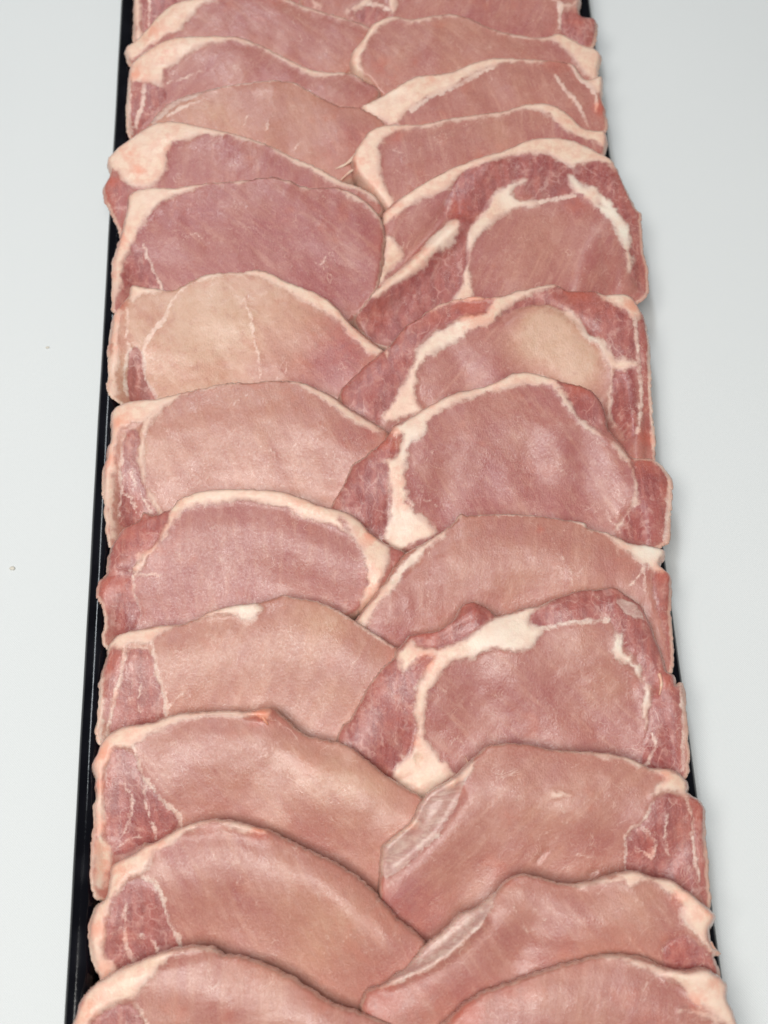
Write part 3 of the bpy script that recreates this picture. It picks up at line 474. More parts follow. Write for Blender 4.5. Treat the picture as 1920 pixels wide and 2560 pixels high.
  lines=[[(-83.6,53.8,1.11),(-76.2,55.5,0.84),(-65.0,57.6,0.65),(-46.3,58.0,0.65),(-36.1,57.3,0.93),(-27.9,53.1,1.58),(-20.6,48.3,2.05),(-13.3,42.6,2.23),(-6.0,37.8,1.76),(1.3,34.3,0.93)],[(-93.0,47.5,1.11),(-98.6,41.8,1.48),(-101.0,34.6,1.29),(-101.6,25.6,1.1),(-100.8,16.6,0.83),(-97.2,9.3,0.92),(-94.5,4.7,0.92)],[(-112.5,39.5,2.03),(-114.5,28.7,1.84),(-115.5,18.9,1.84),(-115.1,6.3,1.83),(-113.4,-7.1,1.46)],[(-109.4,31.3,0.46),(-111.3,22.3,0.55),(-110.5,11.5,0.46),(-111.5,2.6,0.46)],[(-106.3,21.3,0.37),(-103.6,14.9,0.37),(-98.2,4.9,0.37)],[(-110.5,13.3,0.28),(-106.4,11.4,0.37),(-104.2,5.1,0.27)],[(-51.7,30.2,0.18),(-45.3,27.3,0.28),(-48.3,18.4,0.18)],[(-73.2,19.2,0.18),(-82.5,14.2,0.18)],[(-19.8,15.6,0.18),(-41.9,16.4,0.09)]],
  muscle=[('side_muscle',[(-107.0,38.4),(-101.9,37.4),(-102.5,25.6),(-100.8,14.8),(-95.9,3.9),(-103.8,0.6),(-110.2,-1.8),(-111.9,6.2),(-110.9,18.7),(-109.9,30.4)])],
  pale=[(-105.2,32.9,7.38,0.5),(-10.1,29.7,13.89,-0.3),(-72.8,38.2,13.88,0.1)],
  red=[(-110.7,42.2,5.55,0.55),(-115.4,26.1,5.52,0.55),(-5.3,32.3,5.56,0.35),(-12.8,31.6,9.26,0.2),(-106.0,48.4,4.63,0.2)]),
 dict(label='big round rosy pork chop with thick white fat band down its left side',
  side='R',
  off=19.35,
  tilt=16,
  thick=10.0,
  tone=0.22,
  hump=3.2,
  outline=[(-23.4,-3.5),(-21.3,5.3),(-16.5,13.1),(-12.5,20.2),(-5.0,25.3),(2.6,32.3),(5.4,37.1),(12.2,39.2),(17.9,42.6),(26.4,46.9),(34.9,50.2),(43.3,51.3),(51.9,54.2),(58.5,56.8),(67.8,56.5),(76.9,52.5),(87.9,49.8),(94.1,44.6),(96.4,36.3),(97.0,30.9),(103.1,24.3),(106.4,19.2),(115.6,18.5),(120.7,12.0),(121.8,8.4),(119.4,-6.4),(121.6,8.2),(118.5,-9.5),(116.0,-19.1),(102.9,-23.0),(90.1,-24.2),(77.4,-24.5),(64.7,-24.2),(52.0,-23.3),(39.4,-21.9),(26.8,-20.0),(14.2,-17.4),(1.6,-14.3),(-11.0,-10.3)],
  fat=[[(5.3,34.9),(12.2,39.2),(26.4,46.9),(43.3,51.3),(51.9,54.2),(58.5,56.8),(67.8,56.5),(75.1,53.5),(75.8,49.8),(71.2,49.9),(58.2,49.9),(45.0,47.2),(34.7,44.8),(27.1,41.4),(20.3,35.3),(19.2,30.8),(12.6,26.5),(10.4,19.4),(9.7,14.0),(10.8,6.8),(13.3,1.4),(9.1,5.0),(13.5,-0.5),(21.4,-7.9),(11.1,-13.7),(5.6,-14.9),(-0.2,-10.2),(2.5,0.7),(3.3,9.6),(2.6,7.1),(1.3,20.6),(5.9,22.2),(9.0,30.2),(5.4,31.3)]],
  lines=[[(75.0,50.7,1.49),(78.2,43.3,1.67),(83.4,35.9,0.93),(90.4,29.3,0.83),(97.5,24.5,0.83),(103.6,18.0,0.83),(105.8,9.8,0.64),(105.7,1.8,0.64),(102.9,-5.8,0.64),(103.3,-2.7,0.64),(98.2,-10.6,0.73)],[(106.4,18.8,0.46),(115.6,17.9,0.74),(120.5,11.1,0.83),(120.4,3.1,0.83),(118.5,-6.3,0.83),(120.4,4.7,0.92),(117.6,-9.5,0.92),(115.9,-18.3,0.64)],[(93.3,-1.5,0.28),(97.0,-7.9,0.27),(98.7,-10.6,0.37)],[(16.5,5.6,0.18),(29.0,-1.1,0.18)]],
  muscle=[('cap_muscle',[(75.0,50.7),(79.6,50.6),(87.9,48.9),(94.1,43.7),(96.3,35.4),(95.9,29.1),(90.5,31.1),(85.2,35.8),(81.0,42.3),(77.5,47.0)]),('side_muscle',[(106.7,17.0),(115.5,17.1),(119.9,10.7),(118.5,-6.3),(119.5,4.7),(115.1,-18.2),(102.4,-16.0),(100.0,-10.6),(106.5,3.4),(106.3,3.5)]),('flap_muscle',[(2.6,30.4),(6.2,28.5),(5.0,22.3),(1.3,20.6),(2.8,11.6),(2.4,2.7),(2.2,5.2),(-0.1,-8.9),(-6.9,-6.0),(-18.6,-1.2),(-23.4,-3.5),(-21.3,5.3),(-12.6,19.3),(-5.0,25.3)])],
  bump=[(-1.0,[(6.8,31.2,1.48),(5.9,22.2,1.29)]),(1.5,[(75.0,51.6,3.72),(90.5,45.6,3.72),(95.4,35.5,2.78)])],
  pale=[(50.3,41.5,13.9,0.2)],
  red=[(1.5,27.8,6.45,0.6),(5.4,32.2,3.69,0.6),(20.7,44.3,5.56,0.35),(84.2,49.5,7.44,0.6),(111.9,17.7,7.39,0.6),(6.5,12.3,5.51,0.3),(7.9,3.4,3.66,0.4),(120.2,4.9,5.52,0.4),(49.0,53.4,5.58,0.25)],
  white=[(13.4,24.7,11.05,0.6),(8.7,-3.9,10.97,0.5),(83.4,36.8,11.12,0.6)],
  strand=[[(5.0,33.1,0.92),(5.4,35.6,0.55),(5.9,38.0,0.18)]]),
 dict(label='pork chop with ragged orange-red meat at the left rim and thick fat arch',
  side='L',
  off=30.82,
  tilt=16,
  thick=10.0,
  tone=0.25,
  hump=3.2,
  outline=[(-113.8,-54.5),(-114.1,-44.3),(-115.9,-37.0),(-118.0,-34.0),(-118.0,-33.0),(-117.1,-27.9),(-114.2,-24.1),(-113.9,-16.8),(-112.1,-12.6),(-107.6,-6.2),(-101.3,-3.4),(-99.5,-0.0),(-95.9,-1.2),(-88.8,0.5),(-85.1,3.8),(-77.0,6.6),(-68.1,7.6),(-55.5,7.2),(-44.8,6.4),(-37.6,4.6),(-27.0,-0.1),(-16.3,-2.9),(-9.3,-7.5),(-5.9,-11.9),(1.1,-16.5),(8.1,-20.4),(3.3,-27.4),(-1.4,-34.1),(-11.9,-42.3),(-22.3,-47.1),(-32.6,-51.0),(-42.9,-54.2),(-53.1,-56.7),(-63.3,-58.5),(-73.4,-59.7),(-83.5,-60.2),(-93.6,-60.0),(-103.7,-58.9)],
  fat=[[(-88.8,0.5),(-85.1,3.8),(-77.0,6.6),(-68.1,7.6),(-55.5,7.2),(-44.8,6.4),(-37.6,4.6),(-27.0,-0.1),(-16.3,-2.9),(-9.3,-7.5),(-5.9,-11.9),(1.0,-17.4),(1.8,-20.9),(-1.2,-29.4),(-3.2,-35.3),(-13.6,-46.3),(-8.7,-33.7),(-8.4,-25.1),(-10.8,-18.1),(-18.4,-6.6),(-11.5,-18.7),(-14.9,-13.4),(-20.2,-10.6),(-30.8,-6.7),(-39.6,-3.0),(-49.4,-0.0),(-59.2,1.6),(-68.2,0.6),(-77.2,0.1),(-83.5,-2.3),(-86.2,-6.6),(-89.9,-12.5),(-95.3,-17.5),(-99.8,-23.3),(-102.5,-25.8),(-104.2,-24.9),(-98.8,-18.2),(-93.4,-13.2),(-89.8,-6.4),(-88.8,-2.1)]],
  lines=[[(-5.9,-32.0,2.13),(-8.9,-40.5,1.95),(-11.8,-47.2,1.24)],[(-103.4,-25.8,0.71),(-94.5,-26.1,0.53),(-90.1,-26.7,0.18)],[(-85.5,-17.8,0.44),(-84.6,-19.1,0.27)],[(-104.7,-24.2,0.44),(-103.4,-30.2,0.35),(-102.1,-36.2,0.44)]],
  muscle=[('side_muscle',[(-112.1,-13.4),(-107.6,-6.7),(-101.3,-3.9),(-89.7,-0.8),(-89.3,-5.6),(-93.4,-13.2),(-98.8,-18.2),(-104.2,-24.9),(-103.4,-29.2),(-103.4,-29.4),(-101.7,-36.2),(-101.8,-44.8),(-114.2,-51.1),(-114.1,-44.3),(-115.9,-37.0),(-118.0,-34.0),(-118.0,-33.0),(-114.2,-24.1)]),('flap_muscle',[(1.9,-19.1),(8.1,-20.4),(3.3,-27.4),(0.5,-30.3),(1.2,-23.4)])],
  bump=[(1.5,[(-80.7,4.6,4.47),(-57.3,5.5,4.48),(-35.9,1.3,4.48),(-13.9,-9.1,3.58)]),(-0.8,[(-104.2,-25.8,2.66),(-114.0,-25.4,2.66)])],
  pale=[(-35.9,3.0,8.96,0.2)],
  red=[(-98.8,-13.0,14.24,0.45),(-113.1,-29.7,7.08,0.65),(-107.8,-30.1,6.2,0.6),(-6.9,-13.6,4.47,0.7),(-7.5,-29.1,4.45,0.35),(-98.6,-3.5,4.46,0.5),(-36.0,-0.5,13.43,0.15),(-8.5,-33.5,5.33,0.4)],
  strand=[[(-100.0,-3.5,0.89),(-100.3,-0.7,0.62),(-99.3,1.5,0.18)],[(-96.7,-3.4,0.8),(-97.5,-1.5,0.54),(-98.8,-0.3,0.18)]]),
 dict(label='greyish pink pork chop with long straight white band slanting down its left',
  side='R',
  off=34.77,
  tilt=16,
  thick=10.0,
  tone=0.45,
  hump=3.2,
  outline=[(-15.4,-51.7),(-8.9,-41.8),(-1.6,-33.6),(6.9,-22.7),(16.9,-17.1),(24.2,-13.0),(28.8,-9.7),(31.2,-6.2),(34.2,-7.3),(38.7,-7.5),(49.4,-7.3),(60.1,-8.2),(70.7,-9.9),(82.2,-12.0),(83.4,-14.2),(93.5,-17.2),(99.5,-20.8),(107.5,-22.0),(113.6,-23.9),(113.6,-26.5),(111.3,-30.7),(115.4,-35.1),(113.7,-49.5),(110.9,-74.7),(99.1,-77.6),(87.5,-78.0),(75.9,-77.5),(64.4,-76.5),(53.0,-75.0),(41.5,-72.9),(30.1,-70.3),(18.7,-67.1),(7.3,-63.4),(-4.1,-58.9)],
  fat=[[(90.8,-17.1),(99.5,-20.8),(107.5,-22.0),(113.6,-23.9),(113.6,-26.5),(111.3,-30.7),(114.6,-34.2),(108.4,-34.0),(105.0,-31.7),(96.6,-23.7),(92.4,-19.7)]],
  lines=[[(-11.9,-50.1,2.11),(-1.7,-37.8,2.29),(7.5,-27.9,2.12),(16.7,-19.8,1.6),(24.1,-14.1,1.16),(30.4,-8.5,0.71)],[(38.7,-8.1,0.36),(61.8,-8.9,0.45),(76.0,-11.4,0.71),(82.1,-13.3,0.89),(90.8,-17.7,0.8)],[(104.5,-32.2,0.71),(102.1,-35.9,0.53),(97.4,-39.2,0.35)],[(65.9,-16.2,0.18),(69.9,-24.1,0.27),(73.8,-32.8,0.27),(75.2,-39.7,0.35)],[(104.9,-33.0,0.44),(104.4,-40.7,0.27)]],
  muscle=[('rib_muscle',[(108.4,-34.4),(115.4,-35.1),(113.7,-49.5),(111.1,-71.3),(110.0,-56.2),(107.7,-44.2),(107.3,-37.4)])],
  bump=[(-1.2,[(2.9,-32.9,2.65),(12.1,-25.5,2.3)])],
  pale=[(2.1,-52.3,10.55,-0.25),(56.4,-27.0,22.19,0.1),(78.0,-36.3,13.29,0.1)],
  red=[(111.9,-35.4,5.33,0.7),(63.3,-14.8,2.23,0.6),(96.3,-29.3,6.22,0.3),(96.8,-21.6,7.12,0.25),(112.8,-47.8,7.08,0.3)],
  white=[(107.3,-24.5,8.01,1.0),(7.5,-27.9,8.85,0.5)]),
 dict(label='pale beige-pink pork chop with white fat patch on its crest',
  side='L',
  off=44.2,
  tilt=16,
  thick=10.0,
  tone=0.66,
  hump=3.2,
  outline=[(-114.6,-93.5),(-114.6,-81.4),(-114.6,-69.9),(-112.6,-61.8),(-111.7,-56.9),(-108.2,-52.5),(-100.5,-50.7),(-90.1,-49.4),(-81.5,-48.9),(-71.1,-45.1),(-62.4,-42.9),(-53.7,-42.4),(-45.0,-40.2),(-41.5,-39.1),(-36.4,-40.9),(-28.6,-42.0),(-21.8,-45.2),(-14.1,-50.0),(-6.5,-54.9),(-0.7,-59.2),(4.0,-62.7),(2.2,-74.1),(-3.7,-93.5),(-16.1,-106.0),(-25.2,-109.7),(-34.2,-110.9),(-43.2,-111.3),(-52.2,-111.2),(-61.1,-110.6),(-70.0,-109.5),(-78.9,-107.8),(-87.8,-105.7),(-96.8,-103.0),(-105.7,-99.5)],
  fat=[[(-111.7,-56.9),(-108.2,-52.5),(-100.5,-50.7),(-90.1,-49.4),(-81.5,-48.9),(-71.1,-45.1),(-62.4,-42.9),(-54.6,-42.4),(-50.3,-45.0),(-52.1,-48.3),(-57.3,-49.3),(-62.5,-47.5),(-71.1,-47.6),(-79.8,-49.8),(-88.4,-51.9),(-93.6,-55.1),(-95.4,-57.5),(-102.3,-56.4),(-104.9,-59.6),(-108.3,-57.8),(-111.7,-59.4)]],
  lines=[[(-41.5,-40.1,0.35),(-28.6,-42.6,0.61),(-21.8,-46.0,0.61),(-14.2,-51.0,0.6),(-6.6,-56.3,0.69),(1.0,-61.5,0.6)],[(-94.5,-56.7,0.52),(-92.9,-63.3,0.69),(-91.3,-70.8,0.68),(-89.7,-77.4,0.77),(-88.9,-83.1,1.02)],[(-104.9,-60.4,0.51),(-106.2,-68.6,0.43),(-109.3,-77.5,0.43),(-111.6,-91.2,0.51)],[(-98.1,-65.6,0.26),(-98.6,-73.8,0.34),(-99.1,-83.5,0.34)],[(-101.6,-70.4,0.26),(-102.5,-80.2,0.26)],[(-88.9,-81.5,0.51),(-84.5,-77.6,0.26),(-81.9,-76.0,0.17)],[(-114.0,-70.0,0.68),(-114.2,-81.4,0.68),(-113.9,-93.5,0.76)],[(-49.9,-60.8,0.17),(-51.0,-70.6,0.17)]],
  muscle=[('side_muscle',[(-103.1,-58.9),(-96.3,-59.9),(-93.8,-63.3),(-92.1,-70.7),(-90.5,-77.3),(-89.8,-83.9),(-95.8,-86.9),(-110.3,-90.4),(-108.5,-78.3),(-105.8,-70.3),(-104.5,-63.7)]),('rib_muscle',[(-111.7,-59.4),(-108.3,-57.8),(-105.7,-60.4),(-106.7,-68.6),(-110.2,-77.4),(-112.8,-89.5),(-113.1,-70.0)])],
  bump=[(1.0,[(-71.1,-45.9,2.59),(-53.8,-44.0,3.02)])],
  pale=[(-101.5,-65.5,6.86,0.3),(-27.9,-48.3,12.96,0.3),(-7.3,-73.8,13.75,-0.2)],
  red=[(-109.2,-63.6,5.14,0.5),(-93.6,-51.8,4.3,0.35),(-110.2,-76.6,4.27,0.4),(-103.1,-51.4,4.3,0.2),(-0.8,-63.3,5.17,0.25)],
  white=[(-56.4,-45.6,7.77,0.55)],
  wave=0.4),
 dict(label='pork chop with dark red cap, serrated white fat and thick white slanting band',
  side='R',
  off=47.4,
  tilt=16,
  thick=10.0,
  tone=0.25,
  hump=3.2,
  outline=[(22.5,-115.2),(11.3,-121.1),(4.6,-118.1),(-3.6,-112.2),(-13.6,-107.5),(-20.6,-101.6),(-21.9,-95.1),(-19.3,-90.4),(-16.5,-88.7),(-11.9,-81.1),(-5.6,-72.4),(1.5,-65.7),(2.3,-63.7),(6.0,-59.7),(8.7,-57.3),(19.9,-56.1),(26.2,-52.2),(29.0,-46.9),(34.2,-45.8),(41.0,-49.4),(43.0,-51.9),(51.3,-49.7),(61.8,-47.6),(67.1,-45.3),(77.7,-42.6),(82.9,-43.0),(89.0,-41.9),(96.5,-46.4),(101.4,-50.7),(103.6,-56.6),(107.1,-68.2),(108.4,-75.3),(111.7,-77.0),(111.9,-80.3),(114.5,-79.6),(114.7,-84.9),(114.7,-85.5),(112.2,-114.5),(103.7,-119.3),(95.4,-121.7),(87.1,-123.3),(78.9,-124.4),(70.8,-125.0),(62.6,-125.0),(54.5,-124.6),(46.5,-123.7),(38.4,-122.1),(30.4,-119.9)],
  fat=[[(2.0,-64.5),(8.5,-61.0),(12.7,-63.6),(19.6,-63.9),(31.8,-59.8),(39.9,-53.9),(51.3,-50.2),(63.1,-47.8),(58.2,-50.8),(55.3,-55.7),(60.4,-57.5),(59.3,-61.6),(55.6,-65.6),(48.7,-66.2),(40.1,-65.8),(31.4,-68.0),(24.5,-70.2),(20.0,-73.3),(16.4,-78.1),(13.6,-82.9),(11.6,-89.8),(9.1,-89.7),(9.0,-81.1),(11.4,-75.5),(14.1,-70.7),(16.9,-66.7),(12.6,-67.3),(9.0,-70.5),(5.0,-73.2),(3.1,-69.4)],[(9.2,-80.9),(13.3,-73.7),(17.2,-74.6),(14.7,-81.1),(12.7,-87.5),(11.6,-93.9),(13.1,-98.8),(17.1,-103.8),(23.6,-110.4),(15.7,-115.7),(10.5,-119.5),(4.7,-116.9),(-1.0,-111.9),(0.9,-107.2),(7.1,-100.2),(9.6,-92.2),(8.5,-86.5)],[(87.7,-62.6),(89.5,-60.6),(92.0,-62.8),(91.7,-66.9),(94.6,-68.6),(94.8,-71.9),(97.3,-72.8),(98.0,-76.1),(99.3,-81.9),(101.8,-83.6),(100.3,-93.0),(97.7,-92.9),(98.7,-84.3),(97.0,-78.5),(93.1,-72.7),(88.1,-69.2)]],
  lines=[[(99.7,-81.7,1.2),(100.4,-88.2,1.2),(99.0,-96.3,0.6)],[(60.3,-58.1,0.6),(66.5,-56.9,0.69),(75.1,-56.2,0.69),(86.8,-55.6,0.78)],[(113.8,-80.5,0.6),(112.9,-96.0,0.68),(110.8,-113.6,0.68)],[(101.4,-98.0,0.34),(102.1,-103.6,0.6),(97.1,-110.7,0.42)]],
  silver=[[(89.5,-47.8),(96.4,-48.8),(100.4,-53.1),(101.1,-55.6),(96.0,-54.6),(91.0,-51.1)]],
  muscle=[('cap_muscle',[(55.3,-54.9),(58.2,-50.8),(67.1,-45.7),(77.7,-42.6),(89.0,-41.9),(96.5,-46.4),(101.4,-50.7),(103.6,-56.6),(107.1,-68.2),(108.4,-75.3),(103.7,-81.2),(103.7,-82.6),(98.8,-79.2),(99.4,-81.1),(97.3,-72.8),(91.8,-66.0),(88.8,-59.3),(86.4,-55.5),(75.1,-56.2),(62.1,-57.6),(56.1,-57.4)]),('side_muscle',[(102.3,-85.0),(105.7,-79.4),(106.0,-75.4),(111.1,-75.9),(111.7,-79.7),(113.3,-81.3),(110.1,-113.6),(96.6,-111.5),(100.3,-95.5)]),('flap_muscle',[(1.6,-66.7),(4.8,-72.6),(16.2,-67.2),(10.7,-74.4),(9.0,-84.1),(8.7,-92.2),(6.2,-100.2),(0.9,-107.2),(-1.9,-111.9),(-13.4,-104.3),(-18.2,-95.2),(-15.9,-79.1),(-8.8,-72.1)]),('crest_muscle',[(6.0,-60.5),(8.7,-57.3),(19.9,-56.1),(26.2,-52.2),(29.0,-46.9),(34.2,-45.8),(41.0,-49.4),(42.5,-52.3),(35.5,-55.8),(28.3,-60.5),(19.6,-63.5),(12.8,-62.8)]),('flap_muscle',[(1.0,-113.6),(7.1,-109.7),(8.1,-112.2),(4.3,-115.3)])],
  bump=[(1.5,[(17.3,-58.5,3.44),(34.0,-50.8,3.45)]),(1.0,[(65.1,-50.2,4.31),(88.6,-48.6,4.32)]),(-1.5,[(103.2,-83.8,1.2)]),(-1.5,[(9.1,-103.9,1.02),(9.4,-104.7,0.85)])],
  pale=[(78.8,-67.2,17.19,0.3),(85.7,-82.8,10.27,0.2)],  # pale spots put the sheen on the eye into its colour
  red=[(14.2,-69.0,5.14,0.7),(14.7,-58.8,8.59,0.55),(91.5,-43.7,4.33,0.5),(107.4,-79.5,5.15,0.6),(8.0,-97.8,3.4,0.5),(-3.8,-75.5,10.25,0.3),(32.3,-49.1,7.76,0.4),(4.2,-88.0,10.22,0.25)],
  white=[(91.0,-64.4,6.03,1.0),(95.5,-74.4,6.01,0.8),(100.0,-84.3,5.14,0.8),(47.2,-61.2,17.2,0.6),(75.1,-56.2,8.62,0.7),(14.4,-108.5,5.08,0.4)],
  strand=[[(105.0,-76.6,0.77),(105.8,-80.3,0.69),(104.8,-84.5,0.34)]]),
 dict(label='pork chop with loose orange tuft on its crest, third nearest in left row',
  side='L',
  off=57.51,
  tilt=16,
  thick=10.0,
  tone=0.5,
  hump=3.2,
  outline=[(-111.8,-152.7),(-114.2,-147.3),(-114.8,-138.1),(-114.4,-118.7),(-113.4,-116.3),(-114.2,-108.4),(-115.4,-104.5),(-113.7,-100.6),(-112.0,-95.9),(-107.8,-92.1),(-103.6,-90.3),(-92.8,-89.5),(-87.0,-87.4),(-78.6,-86.1),(-70.3,-86.0),(-61.9,-85.9),(-56.1,-86.9),(-46.9,-85.5),(-42.0,-89.0),(-37.1,-93.9),(-28.9,-97.4),(-19.8,-99.3),(-12.5,-104.3),(-4.4,-110.9),(3.7,-116.7),(-1.1,-113.2),(5.3,-117.4),(11.0,-121.5),(13.2,-127.8),(10.2,-138.6),(-2.7,-152.7),(-12.8,-157.3),(-22.8,-159.5),(-32.8,-161.0),(-42.7,-162.0),(-52.6,-162.5),(-62.5,-162.5),(-72.4,-162.0),(-82.3,-161.0),(-92.1,-159.5),(-102.0,-157.3)],
  fat=[[(-114.9,-103.7),(-112.0,-95.9),(-107.8,-92.1),(-103.6,-90.3),(-92.8,-89.5),(-87.0,-87.4),(-70.3,-86.0),(-61.9,-85.9),(-55.3,-86.5),(-48.6,-86.4),(-47.9,-91.2),(-55.3,-89.3),(-70.3,-88.4),(-82.8,-90.3),(-89.5,-92.8),(-97.1,-97.3),(-100.4,-99.5),(-106.2,-99.3),(-108.7,-102.4),(-111.3,-108.5),(-110.3,-118.9),(-110.4,-130.5),(-107.5,-133.7),(-107.6,-136.8),(-110.9,-149.7),(-113.4,-148.9),(-114.5,-138.1),(-114.4,-118.7),(-113.8,-112.4)]],
  lines=[[(-98.7,-98.8,0.83),(-96.4,-107.5,0.58),(-92.3,-113.9,0.58),(-91.7,-114.1,0.66),(-86.8,-119.8,0.74),(-82.7,-123.8,0.91),(-81.6,-127.7,0.66)],[(-103.2,-112.9,0.25),(-100.8,-116.1,0.49),(-101.3,-123.9,0.41),(-104.2,-129.2,0.33)],[(-95.0,-113.2,0.33),(-95.0,-119.5,0.41),(-92.7,-127.3,0.41),(-91.1,-132.8,0.41)],[(-107.6,-136.0,0.33),(-100.9,-130.9,0.25),(-96.8,-131.0,0.25)],[(-53.7,-88.6,0.67),(-47.0,-90.4,0.67)],[(-45.4,-90.5,0.17),(-40.5,-95.4,0.17)],[(-43.0,-96.9,0.17),(-50.8,-107.6,0.08)]],
  muscle=[('side_muscle',[(-108.7,-100.8),(-105.4,-99.3),(-99.6,-101.1),(-97.2,-107.5),(-93.1,-113.9),(-92.5,-113.3),(-86.8,-120.5),(-82.8,-126.9),(-90.3,-132.8),(-96.9,-134.1),(-106.7,-136.8),(-110.0,-131.3),(-110.3,-115.0)])],
  bump=[(1.6,[(-55.3,-88.5,2.0),(-47.0,-88.8,1.83)]),(-1.0,[(-40.5,-94.6,5.0),(-20.8,-104.0,4.99)])],
  pale=[(-25.1,-107.8,18.27,0.35),(-4.6,-116.4,12.44,0.35),(-12.8,-130.3,16.51,0.1),(-100.9,-123.1,11.53,-0.3)],
  red=[(-50.3,-88.7,5.0,1.0),(-111.2,-100.7,4.97,0.7),(-98.7,-92.5,4.15,0.35),(-112.1,-112.4,4.95,0.6),(-111.6,-126.6,4.93,0.6),(-111.7,-142.0,4.91,0.5),(-112.5,-134.3,4.92,0.5),(-42.0,-90.6,3.33,0.3)],
  strand=[[(-49.5,-87.5,1.0),(-49.7,-90.1,0.75),(-47.9,-92.6,0.33)],[(-53.6,-86.7,0.83),(-50.7,-85.7,0.67),(-46.2,-85.2,0.25)],[(-46.9,-87.2,0.67),(-45.7,-88.9,0.5),(-45.4,-90.8,0.25)],[(-113.5,-103.4,0.99),(-114.9,-104.1,0.66),(-115.2,-105.9,0.33)]],
  strand_red=0.95),
 dict(label='large greyish pink pork chop with wide translucent silverskin flap on its left',
  side='R',
  off=62.57,
  tilt=16,
  thick=10.0,
  tone=0.48,
  hump=3.2,
  outline=[(25.8,-172.1),(15.9,-175.5),(7.1,-174.4),(-1.5,-165.8),(-7.6,-157.3),(-7.3,-149.0),(-6.2,-140.6),(-7.0,-146.4),(-6.4,-141.9),(-5.4,-137.3),(1.3,-132.9),(5.6,-129.3),(9.1,-123.2),(13.4,-118.7),(20.1,-115.9),(25.3,-111.4),(31.3,-106.9),(36.4,-103.2),(44.7,-103.1),(52.1,-103.8),(58.6,-106.0),(66.1,-106.6),(77.6,-107.4),(85.8,-108.9),(92.3,-111.5),(97.1,-114.0),(105.3,-114.7),(110.0,-118.4),(110.8,-121.5),(109.7,-123.0),(114.4,-126.3),(116.0,-128.7),(114.7,-146.4),(115.1,-143.6),(113.1,-166.4),(104.8,-171.4),(96.7,-174.1),(88.6,-176.1),(80.6,-177.6),(72.7,-178.6),(64.8,-179.1),(56.9,-179.2),(49.1,-178.7),(41.3,-177.8),(33.5,-176.1)],
  fat=[[(93.0,-112.3),(97.1,-114.0),(105.3,-114.7),(110.0,-118.4),(110.8,-121.5),(109.6,-124.6),(104.7,-123.6),(99.7,-123.4),(96.3,-125.6),(98.2,-121.1),(101.7,-118.1),(96.1,-115.5)]],
  lines=[[(-4.2,-149.2,0.33),(8.3,-141.3,0.33),(16.0,-135.0,0.33)],[(-5.0,-138.1,0.98),(1.3,-133.7,1.63),(5.9,-130.8,1.64)],[(20.0,-118.2,2.14),(25.1,-115.3,1.81),(29.5,-110.0,0.82)],[(61.1,-106.5,0.33),(74.3,-107.9,0.66),(85.7,-110.2,0.99),(93.0,-113.2,1.16)],[(109.5,-125.4,0.49),(110.5,-134.7,0.41),(110.4,-146.2,0.41),(110.9,-155.7,0.49)],[(96.4,-126.7,0.33),(92.7,-132.0,0.41),(86.6,-137.1,0.49),(85.4,-142.5,0.41),(84.9,-150.1,0.33)],[(101.3,-133.1,0.58),(100.0,-139.9,0.25),(101.6,-146.1,0.25)],[(90.9,-135.0,0.25),(96.3,-139.8,0.41),(94.2,-145.9,0.57),(89.5,-142.6,0.33)],[(59.5,-123.0,1.15),(63.6,-123.2,0.66)],[(61.0,-125.4,0.16),(63.9,-132.5,0.16),(64.5,-135.6,0.16)],[(66.9,-144.1,0.16),(73.8,-145.1,0.25)]],
  silver=[[(-7.0,-146.4),(-6.4,-141.9),(-5.4,-137.3),(1.3,-132.9),(5.6,-129.3),(9.1,-123.2),(13.4,-118.7),(20.1,-115.9),(25.3,-111.4),(29.6,-107.6),(27.6,-113.8),(24.9,-119.9),(22.1,-126.0),(17.0,-131.2),(14.3,-136.5),(8.3,-140.9),(1.6,-145.2),(-4.3,-150.0)]],
  muscle=[('side_muscle',[(96.8,-126.7),(100.6,-124.5),(106.4,-124.7),(110.2,-129.5),(110.4,-143.4),(110.0,-160.2),(106.4,-158.5),(97.7,-154.4),(86.5,-151.7),(85.0,-149.3),(85.5,-140.9),(91.8,-133.5)]),('rib_muscle',[(110.3,-125.4),(114.4,-126.3),(116.0,-128.7),(114.1,-154.4),(113.1,-166.4),(110.6,-163.2),(111.6,-143.5),(110.4,-146.2),(110.5,-134.7)])],
  bump=[(2.0,[(-5.5,-140.4,2.45),(5.5,-131.6,2.45),(10.8,-122.5,2.46),(21.7,-116.7,2.47)]),(-1.5,[(-2.5,-145.8,3.26),(12.7,-134.9,3.27),(23.2,-121.4,2.87)]),(-0.8,[(55.1,-142.1,0.98),(51.6,-145.8,0.98)]),(-0.8,[(70.9,-151.1,1.14),(73.5,-149.7,0.82)])],
  pale=[(60.0,-125.1,16.44,0.15),(0.5,-158.4,16.23,-0.3)],
  red=[(4.6,-132.3,4.09,0.45),(101.9,-116.5,4.13,0.6),(23.3,-119.1,3.29,0.4),(113.2,-130.9,6.58,0.5),(41.8,-130.1,3.28,0.3),(93.6,-143.5,4.1,0.4),(8.4,-162.4,9.73,0.25),(-6.7,-154.3,6.5,0.4),(38.4,-148.4,4.89,0.3)],
  strand=[[(28.3,-109.2,0.33),(27.7,-106.8,0.25),(27.3,-104.8,0.17)]]),
 dict(label='pork chop with dark wedge side muscle and long tapering right end, second nearest left',
  side='L',
  off=69.55,
  tilt=16,
  thick=10.0,
  tone=0.42,
  hump=3.2,
